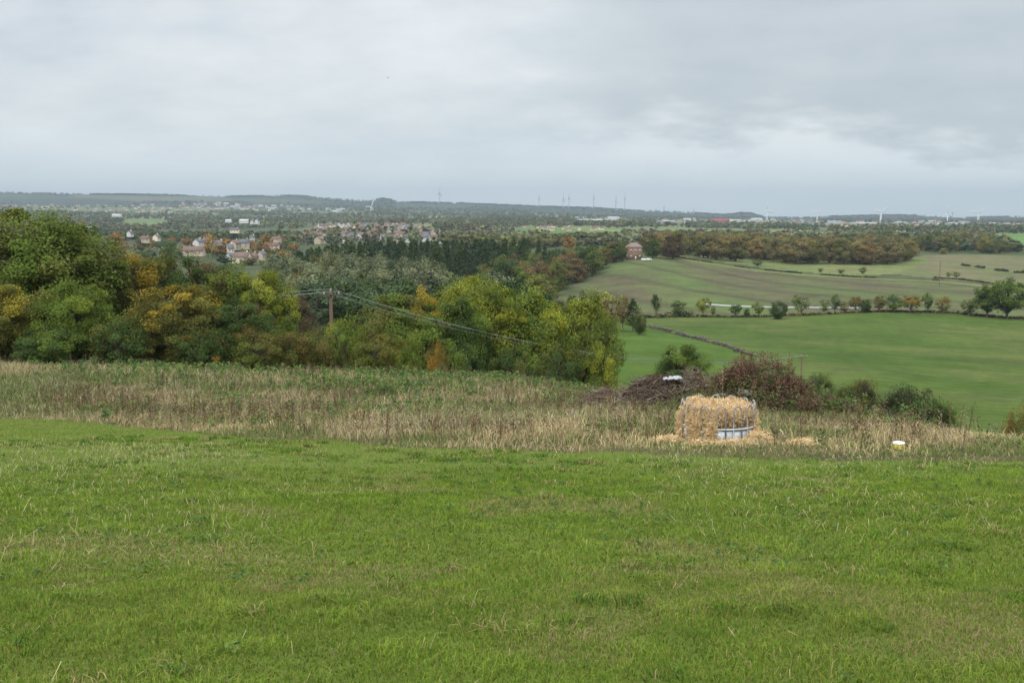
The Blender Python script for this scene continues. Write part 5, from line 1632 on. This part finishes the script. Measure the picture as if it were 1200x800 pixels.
# ------------------------------------------------------------------ sky, sun, air, camera
SUN_EL, SUN_AZ = math.radians(42), math.radians(205)       # azimuth clockwise from +Y (behind, a little to the left)
W = bpy.data.worlds.new('World'); SC.world = W; W.use_nodes = True
nt = W.node_tree; nt.nodes.clear(); L = nt.links
gen = nd(nt, 'ShaderNodeTexCoord').outputs['Generated']
sx = nd(nt, 'ShaderNodeSeparateXYZ'); L.new(gen, sx.inputs[0])
sky = nd(nt, 'ShaderNodeTexSky', sky_type='NISHITA'); sky.sun_disc = False; sky.sun_elevation = SUN_EL; sky.sun_rotation = SUN_AZ
sky.air_density = 1.2; sky.dust_density = 2.0; sky.ozone_density = 1.5
zc = math_n(nt, 'MAXIMUM', sx.outputs[2], 0.0)
den = math_n(nt, 'ADD', zc, .26)
cx = math_n(nt, 'DIVIDE', sx.outputs[0], den); cy = math_n(nt, 'DIVIDE', sx.outputs[1], den)
cv = nd(nt, 'ShaderNodeCombineXYZ'); L.new(cx, cv.inputs[0]); L.new(cy, cv.inputs[1])
mp = nd(nt, 'ShaderNodeMapping'); mp.inputs['Scale'].default_value = (.85, 1.0, 1); mp.inputs['Location'].default_value = (3.3, 1.2, 0); mp.inputs['Rotation'].default_value = (0, 0, .25); L.new(cv.outputs[0], mp.inputs[0])
n1 = noise_n(nt, 1.3, 8, mp.outputs[0], .52)
n2 = noise_n(nt, 4.5, 8, mp.outputs[0], .56)
cl = math_n(nt, 'ADD', math_n(nt, 'MULTIPLY', n1, .58), math_n(nt, 'MULTIPLY', n2, .42))
# a heavier bank of cloud with a ragged lower edge to the right of the view
az = math_n(nt, 'DIVIDE', sx.outputs[0], math_n(nt, 'MAXIMUM', sx.outputs[1], .05))
edge = math_n(nt, 'ADD', math_n(nt, 'MULTIPLY', az, -.105), .104)
edge = math_n(nt, 'ADD', edge, math_n(nt, 'MULTIPLY', math_n(nt, 'SUBTRACT', n2, .5), .16))
bank = math_n(nt, 'MULTIPLY', math_n(nt, 'SUBTRACT', zc, edge), 28.0)
bank = math_n(nt, 'ADD', bank, .5, True)
azw = nd(nt, 'ShaderNodeMapRange', interpolation_type='SMOOTHSTEP'); L.new(az, azw.inputs[0]); azw.inputs[1].default_value = -.02; azw.inputs[2].default_value = .16
hiw = nd(nt, 'ShaderNodeMapRange', interpolation_type='SMOOTHSTEP'); L.new(zc, hiw.inputs[0]); hiw.inputs[1].default_value = .19; hiw.inputs[2].default_value = .36; hiw.inputs[3].default_value = 1; hiw.inputs[4].default_value = 0
frw = nd(nt, 'ShaderNodeMapRange'); L.new(sx.outputs[1], frw.inputs[0]); frw.inputs[1].default_value = 0; frw.inputs[2].default_value = .4
bank = math_n(nt, 'MULTIPLY', math_n(nt, 'MULTIPLY', bank, azw.outputs[0]), math_n(nt, 'MULTIPLY', hiw.outputs[0], frw.outputs[0]))
cloud = ramp_n(nt, cl, [(.36, (.50, .545, .59)), (.47, (.60, .635, .67)), (.53, (.65, .68, .70)), (.64, (.73, .755, .77))])
low = ramp_n(nt, cl, [(.35, (.73, .80, .83)), (.65, (.82, .87, .89))])
hz = nd(nt, 'ShaderNodeMapRange', interpolation_type='SMOOTHSTEP'); L.new(zc, hz.inputs[0]); hz.inputs[1].default_value = .015; hz.inputs[2].default_value = .11
cloud = mix_n(nt, hz.outputs[0], low, cloud)
cloud = mix_n(nt, math_n(nt, 'MULTIPLY', bank, .75), cloud, mix_n(nt, n2, (.37, .415, .45), (.50, .535, .56)))
# overcast skies brighten towards the zenith
zen = nd(nt, 'ShaderNodeMapRange', interpolation_type='SMOOTHSTEP'); L.new(zc, zen.inputs[0]); zen.inputs[1].default_value = .18; zen.inputs[2].default_value = 1.0; zen.inputs[3].default_value = 10.0; zen.inputs[4].default_value = 40.0
sc_ = nd(nt, 'ShaderNodeVectorMath', operation='SCALE'); L.new(cloud, sc_.inputs[0]); L.new(zen.outputs[0], sc_.inputs['Scale'])
tot = mix_n(nt, .90, sky.outputs[0], sc_.outputs[0])
bg = nd(nt, 'ShaderNodeBackground'); bg.inputs[1].default_value = .10; L.new(tot, bg.inputs[0])
wo = nd(nt, 'ShaderNodeOutputWorld'); L.new(bg.outputs[0], wo.inputs[0])

sd = bpy.data.lights.new('sun', 'SUN'); sd.energy = 1.5; sd.angle = math.radians(14); sd.color = (1, .96, .90)
so = bpy.data.objects.new('sun', sd); COL.objects.link(so)
dirv = Vector((math.sin(SUN_AZ) * math.cos(SUN_EL), math.cos(SUN_AZ) * math.cos(SUN_EL), math.sin(SUN_EL)))
so.rotation_euler = (-dirv).to_track_quat('-Z', 'Y').to_euler(); so.location = (0, -10, 60)

m, nt, N, L = mat('haze')
pv_ = nd(nt, 'ShaderNodeVolumePrincipled'); pv_.inputs['Color'].default_value = (.38, .475, .55, 1); pv_.inputs['Density'].default_value = 7.5e-5
pv_.inputs['Anisotropy'].default_value = 0.0
L.new(pv_.outputs[0], nd(nt, 'ShaderNodeOutputMaterial').inputs['Volume'])
zmin = float(ZZ.min()) - 4
b = MB(); b.box((0, 8300, (zmin + 470) / 2), (46000, 17600, 470 - zmin))
hzb = b.mesh('haze', m); tag(link('haze', hzb), 'thin grey-blue autumn haze over the valley', 'haze', kind='stuff')

cd = bpy.data.cameras.new('camera'); cd.sensor_width = 36; cd.lens = F / 1200 * 36; cd.clip_start = .1; cd.clip_end = 80000
co = bpy.data.objects.new('camera', cd); COL.objects.link(co); co.location = (0, 0, CZ); co.rotation_euler = (math.pi / 2 - PIT, 0, 0)
SC.camera = co
SC.render.engine = 'CYCLES'
SC.view_settings.view_transform = 'Standard'; SC.view_settings.look = 'None'; SC.view_settings.exposure = .36; SC.view_settings.gamma = 1
c_ = SC.cycles
c_.max_bounces = 5; c_.diffuse_bounces = 3; c_.glossy_bounces = 1; c_.transmission_bounces = 3; c_.volume_bounces = 0; c_.transparent_max_bounces = 4
c_.use_denoising = True
c_.use_adaptive_sampling = False
try:
    c_.denoiser = 'OPENIMAGEDENOISE'
except Exception:
    pass
